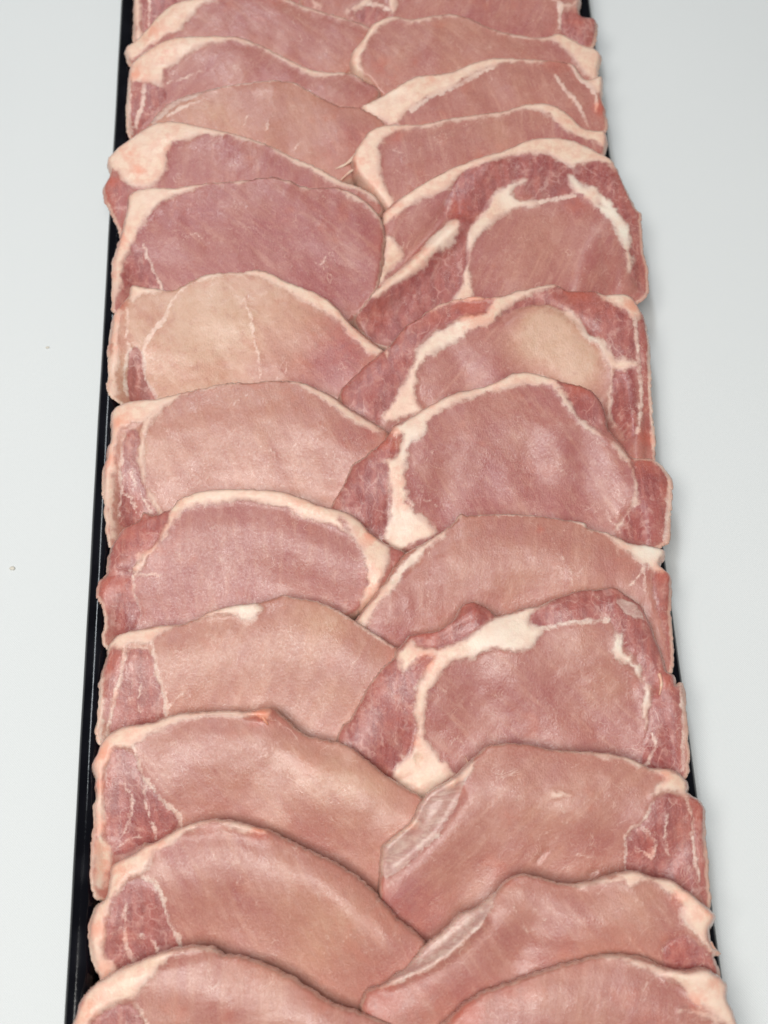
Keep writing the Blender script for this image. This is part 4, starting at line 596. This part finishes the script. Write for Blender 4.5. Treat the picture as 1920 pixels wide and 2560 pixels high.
  outline=[(-109.7,-188.3),(-110.5,-181.0),(-112.8,-173.5),(-114.3,-164.6),(-112.3,-156.5),(-108.3,-152.9),(-107.2,-147.0),(-106.2,-141.8),(-101.3,-139.7),(-95.3,-136.5),(-94.5,-134.5),(-90.9,-134.7),(-85.2,-132.0),(-80.3,-129.9),(-73.1,-127.9),(-64.2,-127.5),(-57.0,-129.6),(-48.2,-132.0),(-40.2,-135.9),(-29.1,-141.6),(-21.2,-145.7),(-13.4,-151.2),(-7.2,-157.5),(-1.1,-164.4),(6.6,-170.6),(8.5,-175.2),(-0.8,-186.6),(-13.6,-200.7),(-23.3,-206.2),(-31.3,-208.9),(-39.2,-209.4),(-47.0,-209.2),(-54.9,-208.5),(-62.7,-207.4),(-70.6,-205.8),(-78.4,-203.7),(-86.2,-201.1),(-94.1,-198.1),(-101.9,-194.3)],
  fat=[[(-106.2,-141.8),(-101.3,-139.7),(-90.9,-134.8),(-85.2,-132.0),(-80.3,-129.9),(-73.1,-127.9),(-64.2,-127.5),(-57.0,-129.6),(-48.2,-132.0),(-48.2,-134.1),(-54.6,-133.5),(-64.2,-129.8),(-73.1,-130.2),(-80.4,-133.3),(-85.3,-136.5),(-90.1,-139.4),(-91.0,-142.3),(-95.0,-145.9),(-99.0,-147.3),(-102.3,-150.9),(-104.7,-153.8),(-106.3,-159.0),(-108.4,-166.3),(-108.0,-173.7),(-104.1,-177.5),(-109.7,-182.5),(-112.8,-173.5),(-114.3,-164.6),(-112.3,-156.5),(-108.3,-152.9),(-107.2,-147.0)]],
  lines=[[(-94.2,-146.7,0.96),(-89.5,-149.9,0.8),(-87.1,-156.0,0.56),(-85.6,-162.0,0.48),(-82.5,-167.3,0.72),(-81.8,-172.5,0.87)],[(-100.7,-156.2,0.32),(-101.6,-163.6,0.32),(-100.1,-171.1,0.4),(-98.2,-176.3,0.4)],[(-96.1,-166.8,0.32),(-91.3,-167.7,0.4),(-90.2,-172.9,0.32)],[(-62.9,-143.4,0.24),(-56.5,-143.6,0.24)],[(-82.3,-150.2,0.16),(-77.4,-146.6,0.16)],[(-67.3,-160.1,0.24),(-63.3,-161.3,0.24)],[(-59.9,-150.3,0.16),(-58.6,-148.1,0.24)],[(-42.3,-152.4,0.16),(-40.2,-162.9,0.16)],[(-22.1,-171.8,0.24),(-18.0,-169.3,0.24)],[(-17.5,-177.1,0.16),(-8.6,-174.5,0.16)],[(-29.4,-175.9,0.16),(-26.1,-171.6,0.16)],[(-72.2,-166.9,0.24),(-68.2,-167.1,0.24)],[(-55.3,-158.6,0.16),(-52.0,-156.5,0.16)]],
  muscle=[('side_muscle',[(-101.4,-150.2),(-95.0,-147.4),(-89.5,-150.6),(-87.2,-156.7),(-82.2,-170.3),(-89.0,-175.2),(-98.6,-177.7),(-106.5,-177.4),(-108.4,-167.8),(-105.5,-158.3)])],
  bump=[(1.4,[(-77.1,-130.0,4.02),(-61.0,-129.9,4.03),(-49.0,-133.3,3.22)]),(1.5,[(-29.4,-150.6,10.42),(-6.1,-170.2,9.58)])],
  pale=[(-25.8,-162.0,20.78,0.4),(-53.3,-146.0,16.04,0.1),(-30.6,-187.7,15.86,0.2)],
  red=[(-51.4,-133.1,4.02,0.8),(-110.7,-164.7,5.56,0.55),(-103.0,-144.2,4.8,0.4),(-101.6,-166.6,3.97,0.4),(-89.3,-136.4,4.81,0.3),(-5.8,-162.7,12.0,0.3),(-108.9,-178.1,4.75,0.4),(-69.0,-128.8,8.05,0.25),(-21.3,-149.4,12.03,0.2)],
  strand=[[(-94.1,-136.4,0.72),(-94.4,-134.8,0.48),(-95.0,-133.9,0.16)],[(-93.6,-136.1,0.48),(-93.3,-134.7,0.24),(-93.3,-134.1,0.16)]]),
 dict(label='pork chop with narrow silvery flap on left and knobbly cream fat at right',
  side='R',
  off=76.66,
  tilt=16,
  thick=10.0,
  tone=0.42,
  hump=3.2,
  outline=[(-5.9,-205.7),(-15.7,-195.3),(-13.1,-188.9),(-8.0,-187.6),(-3.9,-184.9),(1.7,-181.4),(8.3,-174.4),(14.8,-170.3),(21.4,-164.6),(28.6,-162.0),(34.4,-157.7),(39.4,-153.5),(44.2,-151.7),(50.5,-152.8),(58.3,-155.3),(63.9,-155.9),(71.9,-154.7),(79.2,-152.8),(86.4,-152.3),(92.6,-154.7),(98.9,-155.7),(103.5,-158.9),(108.7,-163.5),(114.1,-168.5),(112.9,-171.0),(111.1,-173.9),(112.3,-179.8),(115.3,-181.5),(112.1,-182.0),(113.1,-190.0),(101.5,-200.7),(90.3,-206.6),(79.3,-211.0),(68.4,-214.3),(57.6,-216.7),(46.8,-218.1),(36.1,-218.5),(25.5,-218.0),(14.9,-216.4),(4.4,-213.4)],
  fat=[[(78.4,-152.7),(86.4,-152.3),(92.6,-154.7),(98.9,-155.7),(103.5,-158.9),(108.7,-163.5),(114.1,-168.5),(112.9,-171.0),(110.3,-174.6),(111.0,-180.5),(107.0,-176.7),(102.6,-171.4),(101.4,-165.4),(97.7,-161.6),(91.7,-156.9),(82.8,-158.1)]],
  lines=[[(-8.0,-188.3,0.63),(-4.0,-186.7,0.7),(3.9,-184.4,0.71),(13.6,-179.7,0.71),(21.7,-174.2,0.55),(29.1,-167.9,0.39),(33.4,-160.7,0.32)],[(40.2,-153.5,0.32),(50.5,-153.3,0.32),(63.9,-156.3,0.63),(71.9,-155.6,1.03),(79.9,-155.0,1.59),(87.9,-153.8,1.27)],[(102.6,-171.4,0.55),(107.7,-176.7,0.55),(112.6,-181.1,0.55)],[(40.5,-162.4,0.16),(45.5,-172.9,0.16)],[(47.6,-162.7,0.16),(52.0,-168.7,0.16)],[(84.2,-161.1,0.16),(87.2,-164.2,0.16)]],
  silver=[[(-7.2,-187.6),(1.7,-181.4),(8.3,-174.4),(14.8,-170.3),(21.4,-164.6),(28.6,-162.0),(34.4,-157.7),(33.4,-162.1),(29.1,-167.9),(21.7,-174.2),(15.2,-178.3),(8.8,-181.7),(1.5,-185.1),(-5.6,-187.7)]],
  muscle=[('side_muscle',[(93.3,-179.8),(100.7,-175.0),(106.1,-177.7),(111.3,-182.3),(112.8,-188.6),(101.4,-187.4),(95.2,-186.4)])],
  bump=[(1.6,[(-5.6,-187.0,2.04),(13.6,-179.7,2.36),(29.1,-167.9,2.05)]),(-1.2,[(3.3,-181.5,2.35),(19.5,-170.4,2.84),(30.2,-162.7,2.37)]),(-1.6,[(47.3,-168.5,8.69),(38.8,-179.9,8.66)]),(1.5,[(104.9,-161.9,3.97),(110.7,-168.7,3.17)])],
  pale=[(82.9,-169.9,15.83,0.25)],
  red=[(100.0,-162.4,3.97,0.6),(110.7,-168.7,3.96,0.35),(-6.6,-192.7,9.38,0.5),(78.3,-178.5,15.78,0.2),(98.1,-179.3,6.32,0.4),(40.2,-153.5,3.17,0.4),(6.7,-193.2,15.65,0.25),(105.9,-158.2,3.97,0.3)],
  strand=[[(111.2,-177.9,0.95),(113.4,-180.2,0.55),(115.6,-181.6,0.16)]]),
 dict(label='nearest pork chop of the left row, cut off by the bottom edge',
  side='L',
  off=82.39,
  tilt=16,
  thick=10.0,
  tone=0.5,
  hump=3.2,
  outline=[(-119.6,-202.9),(-116.9,-194.6),(-115.7,-190.3),(-111.8,-184.8),(-105.6,-180.7),(-95.6,-176.8),(-87.8,-174.2),(-80.8,-172.7),(-73.0,-172.3),(-68.4,-172.8),(-65.3,-174.9),(-56.8,-176.8),(-48.4,-180.0),(-40.8,-183.9),(-33.1,-188.5),(-27.8,-192.3),(-20.2,-195.4),(-13.4,-197.8),(-4.3,-203.1),(-15.4,-220.3),(-26.2,-228.4),(-36.8,-233.9),(-47.3,-237.5),(-57.7,-239.2),(-68.0,-239.2),(-78.4,-237.4),(-88.7,-233.8),(-99.0,-228.2),(-109.3,-220.0)],
  fat=[[(-118.1,-200.2),(-116.9,-194.6),(-115.7,-190.3),(-111.8,-184.8),(-105.6,-180.7),(-95.6,-176.8),(-87.8,-174.2),(-80.8,-172.7),(-73.0,-172.3),(-68.4,-172.8),(-65.3,-174.9),(-73.1,-174.4),(-80.8,-175.2),(-84.7,-177.9),(-89.4,-182.1),(-93.4,-186.2),(-96.5,-190.4),(-101.1,-190.2),(-107.3,-192.1),(-111.2,-196.2),(-114.3,-203.2)]],
  lines=[[(-95.7,-191.1,0.46),(-91.9,-196.2,0.46),(-89.7,-204.1,0.46)],[(-77.1,-186.1,0.15),(-76.5,-190.4,0.15)],[(-64.1,-188.0,0.15),(-61.9,-195.2,0.23)]],
  muscle=[('side_muscle',[(-111.2,-198.3),(-107.3,-192.8),(-101.1,-190.8),(-95.7,-192.2),(-92.7,-197.3),(-90.5,-204.1),(-111.2,-203.3)])],
  bump=[(1.5,[(-87.8,-175.7,3.87),(-72.3,-174.1,3.87)])],
  pale=[(-45.5,-188.0,15.46,0.2)],
  red=[(-111.9,-192.3,3.84,0.7),(-115.0,-193.2,3.84,0.5),(-107.2,-187.8,4.62,0.35),(-62.7,-195.9,3.08,0.4),(-53.1,-182.7,11.61,0.2),(-30.1,-190.8,7.73,0.3)]),
 dict(label='nearest pork chop of the right row, cut off by the bottom right corner',
  side='R',
  off=85.59,
  tilt=16,
  thick=10.0,
  tone=0.38,
  hump=3.2,
  outline=[(8.9,-208.0),(17.8,-197.8),(25.7,-192.4),(34.4,-189.9),(45.4,-186.7),(57.2,-183.6),(70.5,-181.2),(76.7,-181.0),(85.9,-182.5),(94.2,-186.4),(101.1,-187.6),(107.4,-186.9),(114.7,-192.2),(113.7,-197.2),(115.9,-202.2),(117.0,-212.2),(105.9,-229.2),(95.5,-237.1),(85.3,-242.3),(75.3,-245.6),(65.5,-247.0),(55.8,-246.6),(46.2,-244.4),(36.6,-240.4),(27.2,-234.4),(17.9,-225.8)],
  fat=[[(94.2,-186.4),(101.1,-187.6),(107.4,-186.9),(114.7,-192.2),(113.7,-197.2),(115.9,-202.2),(116.5,-208.6),(106.2,-201.9),(100.4,-197.4),(97.6,-193.0),(91.6,-189.9)]],
  lines=[[(70.5,-181.6,0.39),(76.6,-182.0,0.77),(84.2,-184.8,1.24),(91.7,-188.5,1.24),(99.3,-191.6,1.55)],[(96.3,-200.8,0.92),(102.4,-201.0,0.93),(110.7,-204.9,1.08)],[(64.6,-201.7,0.23),(67.5,-204.6,0.31)],[(89.4,-188.4,0.23),(91.5,-192.1,0.23)]],
  bump=[(1.5,[(95.6,-187.9,3.87),(107.1,-190.5,3.87)])],
  pale=[(60.5,-193.0,19.29,0.15)],
  red=[(21.6,-199.3,8.45,0.8),(37.4,-191.4,9.25,0.35),(101.9,-198.2,4.63,0.55),(110.1,-192.1,3.09,0.5),(86.0,-203.9,7.7,0.25),(61.0,-183.8,7.73,0.2)])]

def catmull(P, step, closed=True):
    P = np.asarray(P, float); n = len(P); out = []
    rng_ = range(n) if closed else range(n - 1)
    for i in rng_:
        if closed: p0, p1, p2, p3 = P[i - 1], P[i], P[(i + 1) % n], P[(i + 2) % n]
        else: p0, p1, p2, p3 = P[max(i - 1, 0)], P[i], P[i + 1], P[min(i + 2, n - 1)]
        L = np.linalg.norm(p2[:2] - p1[:2]); m = max(1, int(L / step))
        # centripetal style: damp tangents on very uneven spacing
        l0, l3 = np.linalg.norm(p1[:2] - p0[:2]), np.linalg.norm(p3[:2] - p2[:2])
        t1 = (p2 - p0) * .5 * min(1, 2 * min(L, l0) / (L + l0 + 1e-6) + .15); t2 = (p3 - p1) * .5 * min(1, 2 * min(L, l3) / (L + l3 + 1e-6) + .15)
        t1 = t1 * min(1.0, L / (np.linalg.norm(t1[:2]) + 1e-6)); t2 = t2 * min(1.0, L / (np.linalg.norm(t2[:2]) + 1e-6))
        for k in range(m):
            t = k / m; a = 2*t**3 - 3*t**2 + 1; b = t**3 - 2*t**2 + t; c = -2*t**3 + 3*t**2; d = t**3 - t**2
            out.append(a * p1 + b * t1 + c * p2 + d * t2)
    if not closed: out.append(P[-1])
    return np.array(out)

def near_poly(Q, P, closed=True):
    """distance, nearest point and inside flag of the points Q against polygon P"""
    A = P; B = np.roll(P, -1, 0)
    if not closed: A, B = P[:-1], P[1:]
    D = np.full(len(Q), 1e9); N = np.zeros_like(Q); ins = np.zeros(len(Q), bool)
    for s in range(0, len(Q), 4000):
        q = Q[s:s + 4000]
        ab = (B - A)[None]; ap = q[:, None] - A[None]
        t = np.clip((ap * ab).sum(-1) / ((ab * ab).sum(-1) + 1e-12), 0, 1)
        npt = A[None] + ab * t[..., None]
        d2 = ((q[:, None] - npt) ** 2).sum(-1); k = d2.argmin(1); r = np.arange(len(q))
        D[s:s + 4000] = np.sqrt(d2[r, k]); N[s:s + 4000] = npt[r, k]
        if closed:
            x, y = q[:, 0:1], q[:, 1:2]
            c = ((A[None, :, 1] > y) != (B[None, :, 1] > y)) & (x < (B[None, :, 0] - A[None, :, 0]) * (y - A[None, :, 1]) / (B[None, :, 1] - A[None, :, 1] + 1e-12) + A[None, :, 0])
            ins[s:s + 4000] = c.sum(1) % 2 == 1
    return D, N, ins

def sd_poly(Q, P):
    P = catmull(P, 1.6); lo, hi = P.min(0) - 7, P.max(0) + 7
    out = np.full(len(Q), -8.0); m = ((Q > lo) & (Q < hi)).all(1)
    if m.any():
        D, _, ins = near_poly(Q[m], P); out[m] = np.maximum(np.where(ins, D, -D), -8)
    return out
def sd_stroke(Q, S):
    S = catmull(np.asarray(S)[:, :3], 1.6, False); lo, hi = S[:, :2].min(0) - 9, S[:, :2].max(0) + 9
    out = np.full(len(Q), -8.0); m = ((Q > lo) & (Q < hi)).all(1)
    q = Q[m]
    if len(q):
        A, B = S[:-1], S[1:]; ab = (B - A)[None, :, :2]; ap = q[:, None] - A[None, :, :2]
        t = np.clip((ap * ab).sum(-1) / ((ab * ab).sum(-1) + 1e-9), 0, 1)
        d = np.sqrt(((ap - ab * t[..., None]) ** 2).sum(-1)); w = A[None, :, 2] + (B[None, :, 2] - A[None, :, 2]) * t
        out[m] = np.maximum((w - d).max(1), -8)
    return out

RS = np.random.RandomState(7)
def waves(n, lmin, lmax, seed):
    r = np.random.RandomState(seed); L = np.exp(r.uniform(np.log(lmin), np.log(lmax), n)); a = r.uniform(0, 6.283, n); ph = r.uniform(0, 6.283, n)
    def f(x, y):
        z = 0
        for i in range(n): z = z + np.sin((x * np.cos(a[i]) + y * np.sin(a[i])) * 6.283 / L[i] + ph[i]) * (L[i] / lmax)
        return z / n
    return f

HX0, HY0, HN, HM = -135, -300, 270, 650
hmap = np.zeros((HN, HM))
rimz = np.zeros((HN, HM))
rimb = rimz.copy(); rimb[:int(TX0 + 12 - HX0)] = 22.4; rimb[int(TX1 - 12 - HX0):] = 22.4      # a chop's underside stays above rim and wall
rimz[:int(TX0 + 7.5 - HX0)] = 22.4; rimz[int(TX1 - 7.5 - HX0):] = 22.4
xx = HX0 + np.arange(HN) + .5
ramp = np.clip(np.maximum((TX0 + 26 - xx) / 19.0, (xx - TX1 + 26) / 19.0), 0, 1); ramp = ramp * ramp * (3 - 2 * ramp)
hmap = np.maximum(rimz, (8 + 15.0 * ramp)[:, None] * np.ones((HN, HM)))
def blur(a):
    for ax in (0, 1):
        for _ in range(2): a = (np.roll(a, 1, ax) + np.roll(a, -1, ax) + a + np.roll(a, 2, ax) + np.roll(a, -2, ax)) / 5
    return a
def sample(a, x, y):
    fx, fy = np.clip(x - HX0 - .5, 0, HN - 2), np.clip(y - HY0 - .5, 0, HM - 2); i, j = fx.astype(int), fy.astype(int); u, v = fx - i, fy - j
    return a[i, j] * (1-u) * (1-v) + a[i+1, j] * u * (1-v) + a[i, j+1] * (1-u) * v + a[i+1, j+1] * u * v
h = 0.8

def build_chop(ci, c):
    tn = math.tan(math.radians(c['tilt']))
    P = catmull(c['outline'], .7)
    d = np.roll(P, -1, 0) - np.roll(P, 1, 0); nrm = np.stack([d[:, 1], -d[:, 0]], 1) / (np.linalg.norm(d, axis=1)[:, None] + 1e-6)
    wf, wf2 = waves(9, 3.5, 10, 100 + ci), waves(10, 1.4, 3.2, 300 + ci)
    P = P + nrm * (wf(P[:, 0], P[:, 1]) * .9 + wf2(P[:, 0], P[:, 1]) * .8)[:, None]
    lo, hi = P.min(0) - 1.6, P.max(0) + 1.6
    nx, ny = int((hi[0] - lo[0]) / h) + 1, int((hi[1] - lo[1]) / h) + 1
    X, Y = np.meshgrid(lo[0] + np.arange(nx) * h, lo[1] + np.arange(ny) * h, indexing='ij')
    Q = np.stack([X.ravel(), Y.ravel()], 1)
    D, N, ins = near_poly(Q, P); sd = np.where(ins, D, -D)
    i = np.arange(nx * ny).reshape(nx, ny)
    quads = np.stack([i[:-1, :-1].ravel(), i[1:, :-1].ravel(), i[1:, 1:].ravel(), i[:-1, 1:].ravel()], 1)
    keep = (sd[quads] > -.62 * h).all(1) & (sd[quads].max(1) > .1 * h)
    quads = quads[keep]
    snap = sd < .38 * h
    Q = np.where(snap[:, None], N, Q); sd = np.where(snap, 0.0, sd)
    used = np.unique(quads); remap = -np.ones(nx * ny, int); remap[used] = np.arange(len(used))
    quads = remap[quads]; Q = Q[used]; sd = sd[used]; n = len(Q)
    x, y = Q[:, 0], Q[:, 1]
    # pigment fields
    w1, w2, w3 = waves(8, 6, 22, 1100 + ci), waves(8, 6, 22, 1200 + ci), waves(8, 2.0, 5, 1300 + ci)
    Q0 = Q
    Q = Q + np.stack([w1(x, y) * 2.0 + w3(x, y) * 1.3, w2(x, y) * 2.0 + w3(y + 9, x) * 1.3], 1) * np.clip(sd / 3.0, .15, 1)[:, None]
    fat = np.full(n, -8.0)
    for s in c.get('fat', []): fat = np.maximum(fat, sd_poly(Q, s))
    line = np.full(n, -8.0)
    for s in c.get('lines', []):
        v = sd_stroke(Q, s); wide = max(p[2] for p in s)
        if wide > 1.05: fat = np.maximum(fat, v)
        else: line = np.maximum(line, v - (.28 if wide < .36 else 0))
    silver = np.full(n, -8.0)
    for s in c.get('silver', []): silver = np.maximum(silver, sd_poly(Q, s))
    dark = np.full(n, -8.0); mus = []
    for nm, s in c.get('muscle', []):
        v = sd_poly(Q, s); mus.append((nm, v)); dark = np.maximum(dark, v)
    tone = np.full(n, c['tone'])
    for (px, py, r, a) in c.get('pale', []): tone += a * np.exp(-((x - px) ** 2 + (y - py) ** 2) / (r * r) * 1.2)
    red = np.zeros(n)
    for (px, py, r, a) in c.get('red', []): red = np.maximum(red, a * np.exp(-((x - px) ** 2 + (y - py) ** 2) / (r * r) * 1.1))
    white = np.zeros(n)
    for (px, py, r, a) in c.get('white', []): white = np.maximum(white, a * np.exp(-((x - px) ** 2 + (y - py) ** 2) / (r * r) * 1.1))
    Q = Q0
    # shape
    und, und2 = waves(7, 18, 52, 500 + ci), waves(12, 4, 12, 700 + ci)
    bul = 1 - np.exp(-np.maximum(sd, 0) / 9.0)
    z = c['off'] + y * tn + und(x, y) * 2.1 * c.get('wave', 1.0) * bul + und2(x, y) * .28 + .9 * (bul - .6)
    top = P; bx = np.floor(top[:, 0] / 3).astype(int); ty = {}
    for a_, b_ in zip(bx, top[:, 1]): ty[a_] = max(ty.get(a_, -1e9), b_)
    kx = np.array(sorted(ty)); ky = np.array([ty[k] for k in kx]); kk = np.hanning(9); kk /= kk.sum()
    ky = np.convolve(np.pad(ky, 4, 'edge'), kk, 'valid')
    dn = np.interp(x / 3 - .5, kx, ky) - y                          # how far below its far edge
    tt = np.clip((dn + 8) / 60, 0, 1) ** .75; z += c['hump'] * 1.15 * (.5 - .5 * np.cos(2 * np.pi * tt))
    r = 1.9; u = np.clip(1 - sd / r, 0, 1); z -= 1.7 * (1 - np.sqrt(1 - u * u + 1e-9))
    z += .55 / (1 + np.exp(-np.clip(fat, -6, 6) * 1.6)) + .12 / (1 + np.exp(-np.clip(line, -6, 6) * 3))
    z += .35 * np.exp(-(np.clip(dark, -6, 6)) ** 2 / .8) * -.8
    for (hh, s) in c.get('bump', []):
        s3 = np.asarray(s)[:, :3]; w = s3[:, 2].mean(); s3 = s3.copy(); s3[:, 2] = 0
        dd = -sd_stroke(Q, s3) if False else None
        A_ = catmull(s3, 1.6, False)[:, :2]
        if len(A_) < 2: A_ = np.vstack([A_, A_ + .1])
        dist, _, _ = near_poly(Q, A_, False)
        z += hh * np.exp(-(dist / w) ** 2 * 1.3)
    # lie on top of what is already there
    gi = np.clip(((x - HX0)).astype(int), 0, HN - 1); gj = np.clip(((y - HY0)).astype(int), 0, HM - 1)
    inside = np.zeros((HN, HM), bool); inside[gi, gj] = True; zc = np.full((HN, HM), -1e3); np.maximum.at(zc, (gi, gj), z)
    pm = np.where(inside, np.maximum(hmap + .9 - zc, 0), 0)
    for _ in range(5): pm = blur(pm)
    z += 1.25 * sample(pm, x, y)
    need = sample(blur(hmap), x, y) + .9 - z
    z += np.where(need > -3, np.log1p(np.exp(np.clip(need * 2.2, -20, 20))) / 2.2, 0)
    np.maximum.at(hmap, (gi, gj), z)
    th = c['thick']
    core = c['off'] + y * tn
    rz = rimb[gi, gj]
    zb = np.maximum(np.minimum(core, z) - th + .8 * und(x, y), 3.0 + .3 * und2(x, y))
    zb = np.minimum(np.maximum(zb, rz), z - .5)
    # boundary loop -> sides
    E = np.concatenate([quads[:, [0, 1]], quads[:, [1, 2]], quads[:, [2, 3]], quads[:, [3, 0]]])
    key = E[:, 0].astype(np.int64) * n + E[:, 1]; rev = E[:, 1].astype(np.int64) * n + E[:, 0]
    B = E[~np.isin(key, rev)]
    bv = np.unique(B)
    V = [np.stack([x, y, z], 1), np.stack([x, y, zb], 1)]
    src = [np.arange(n), np.arange(n)]
    cx, cy = x.mean(), y.mean()
    # outward direction at boundary from the snapped field
    acc = np.zeros((n, 2)); dv = Q[B[:, 1]] - Q[B[:, 0]]; on = np.stack([dv[:, 1], -dv[:, 0]], 1)
    np.add.at(acc, B[:, 0], on); np.add.at(acc, B[:, 1], on)
    acc /= (np.linalg.norm(acc, axis=1)[:, None] + 1e-9)
    rings = []; base = 2 * n
    for f_, bulge in ((.25, .55), (.5, .9), (.8, .6)):
        jit = und2(x[bv] * 1.7, y[bv] * 1.7 + f_ * 30) * .5
        V.append(np.stack([x[bv] + acc[bv, 0] * (bulge + jit), y[bv] + acc[bv, 1] * (bulge + jit), z[bv] * (1 - f_) + zb[bv] * f_], 1)); src.append(bv)
        idx = np.zeros(n, int); idx[bv] = base + np.arange(len(bv)); rings.append(idx); base += len(bv)
    V = np.vstack(V); src = np.concatenate(src)
    lv = [np.arange(n)] + rings + [np.arange(n) + n]
    F = [quads, quads[:, ::-1] + n]
    for a, b in zip(lv[:-1], lv[1:]):
        F.append(np.stack([a[B[:, 1]], a[B[:, 0]], b[B[:, 0]], b[B[:, 1]]], 1))
    F = np.concatenate(F)
    # smooth vertex normals of the whole chop, shared by its parts
    fn = np.cross(V[F[:, 2]] - V[F[:, 0]], V[F[:, 3]] - V[F[:, 1]])
    vn = np.zeros_like(V)
    for k in range(4): np.add.at(vn, F[:, k], fn)
    vn /= np.linalg.norm(vn, axis=1)[:, None] + 1e-12
    # parts
    fs = src[F]
    cls = np.zeros(len(F), int)
    names = ['loin_muscle']
    for nm, v in mus:
        names.append(nm); cls[v[fs].mean(1) > 0] = len(names) - 1
    if c.get('silver'):
        names.append('silverskin'); cls[silver[fs].mean(1) > 0] = len(names) - 1
    names.append('fat_rim'); cls[fat[fs].mean(1) > 0] = len(names) - 1
    root = bpy.data.objects.new('pork_chop', None); COL.objects.link(root)
    org = np.array([cx, cy, float(zb.min())]); root.location = org * MM; root.empty_display_size = .02
    root['label'] = c['label']; root['category'] = 'pork chop'
    root['group'] = 'pork chops in the left row' if c['side'] == 'L' else 'pork chops in the right row'
    Vl = (V - org) * MM
    seed = np.full(len(V), (ci * 7.13) % 19.0)
    F_at = dict(fat=fat[src], line=line[src], silver=silver[src], dark=dark[src], tone=tone[src], red=red[src], white=white[src], edge=sd[src], seed=seed)
    nb = len(names)
    # one object per connected piece; slivers go back to the lean
    def pieces(mask):
        idx = np.where(mask)[0]; ff = F[idx]; lab = np.arange(len(V))
        while True:
            m = lab[ff].min(1); new = lab.copy()
            for k in range(4): np.minimum.at(new, ff[:, k], m)
            new = new[new]
            if (new == lab).all(): break
            lab = new
        fl = lab[ff[:, 0]]
        return [idx[fl == u] for u in np.unique(fl)]
    parts = []
    for k in range(1, nb):
        for pc in pieces(cls == k):
            if len(pc) < 60: cls[pc] = 0
            else: parts.append((names[k], pc))
    for pc in pieces(cls == 0):
        if len(pc) >= 60 or not parts: parts.append((names[0], pc))
        else:
            # a stray bit of lean joins the part that touches it most
            vs = np.unique(F[pc]); j = max(range(len(parts)), key=lambda q: np.isin(F[parts[q][1]], vs).sum())
            parts[j] = (parts[j][0], np.concatenate([parts[j][1], pc]))
    for nm, pc in parts:
        ff = F[pc]
        uv = np.unique(ff); rm = np.zeros(len(V), int); rm[uv] = np.arange(len(uv)); ff = rm[ff]
        me = bpy.data.meshes.new(nm)
        me.vertices.add(len(uv)); me.vertices.foreach_set('co', Vl[uv].ravel())
        me.loops.add(len(ff) * 4); me.loops.foreach_set('vertex_index', ff.ravel().astype(np.int32))
        me.polygons.add(len(ff)); me.polygons.foreach_set('loop_start', np.arange(len(ff), dtype=np.int32) * 4)
        me.polygons.foreach_set('use_smooth', np.ones(len(ff), bool))
        me.update(calc_edges=True)
        for an, av in F_at.items():
            a = me.attributes.new(an, 'FLOAT', 'POINT'); a.data.foreach_set('value', av[uv].astype(np.float32))
        me.normals_split_custom_set_from_vertices([tuple(q) for q in vn[uv]])
        me.materials.append(PORK)
        link(nm, me, root)
    for s in c.get('strand', []):
        s3 = catmull(np.asarray(s), 1.0, False); K = 8; VV, FF = [], []
        zz = sample(blur(np.where(hmap > 9, hmap, 9.0)), s3[:, 0], s3[:, 1]); zz = np.maximum(zz, zz[0] - np.arange(len(s3)) * .9) + s3[:, 2] * .3
        for q in range(len(s3)):
            t = s3[min(q + 1, len(s3) - 1)][:2] - s3[max(q - 1, 0)][:2]; t /= np.linalg.norm(t) + 1e-9
            rr = s3[q, 2] * (1 + .15 * math.sin(q * 2.1))
            for k in range(K):
                a = 2 * math.pi * k / K
                VV.append(((s3[q, 0] - t[1] * rr * math.cos(a) - org[0]) * MM, (s3[q, 1] + t[0] * rr * math.cos(a) - org[1]) * MM, (zz[q] + rr * .8 * math.sin(a) - org[2]) * MM))
        for q in range(len(s3) - 1):
            for k in range(K): FF.append((q*K+k, q*K+(k+1)%K, (q+1)*K+(k+1)%K, (q+1)*K+k))
        FF.append(tuple(range(K))[::-1]); FF.append(tuple((len(s3)-1)*K+k for k in range(K)))
        me = make_mesh('fat_strand', VV, FF, PORK)
        for an, val in dict(fat=3., line=-8., silver=-8., dark=-8., tone=.5, red=c.get('strand_red', .5), edge=5., seed=1.).items():
            a = me.attributes.new(an, 'FLOAT', 'POINT'); a.data.foreach_set('value', np.full(len(VV), val, np.float32))
        link('fat_strand', me, root)
    return root

for ci, c in enumerate(CHOPS): build_chop(ci, c)

# ------------------------------------------------------------------ crumbs on the cloth
def crumb(x, y, r, label, seed):
    rr = np.random.RandomState(seed); V, F = [], []
    nu, nv = 10, 6
    for j in range(nv + 1):
        for k in range(nu):
            a = 2 * math.pi * k / nu; b = math.pi * j / nv - math.pi / 2
            q = r * (1 + .35 * (rr.rand() - .5))
            V.append((math.cos(a) * math.cos(b) * q * 1.3, math.sin(a) * math.cos(b) * q * .8, max(0, (math.sin(b) + .8) * q * .35)))
    for j in range(nv):
        for k in range(nu): F.append((j*nu+k, j*nu+(k+1)%nu, (j+1)*nu+(k+1)%nu, (j+1)*nu+k))
    o = link('crumb', make_mesh('crumb', V, F, CRUMB), None, (x, y, -.0004))
    o['label'] = label; o['category'] = 'crumb'; o['group'] = 'crumbs on the cloth'
crumb(-.15246,.09958,.0007,'smaller tan crumb on the white cloth left of the tray, farther up the picture',3)
crumb(-.16041,-.01029,.0010,'larger pale brown crumb on the white cloth near the left edge of the picture',5)
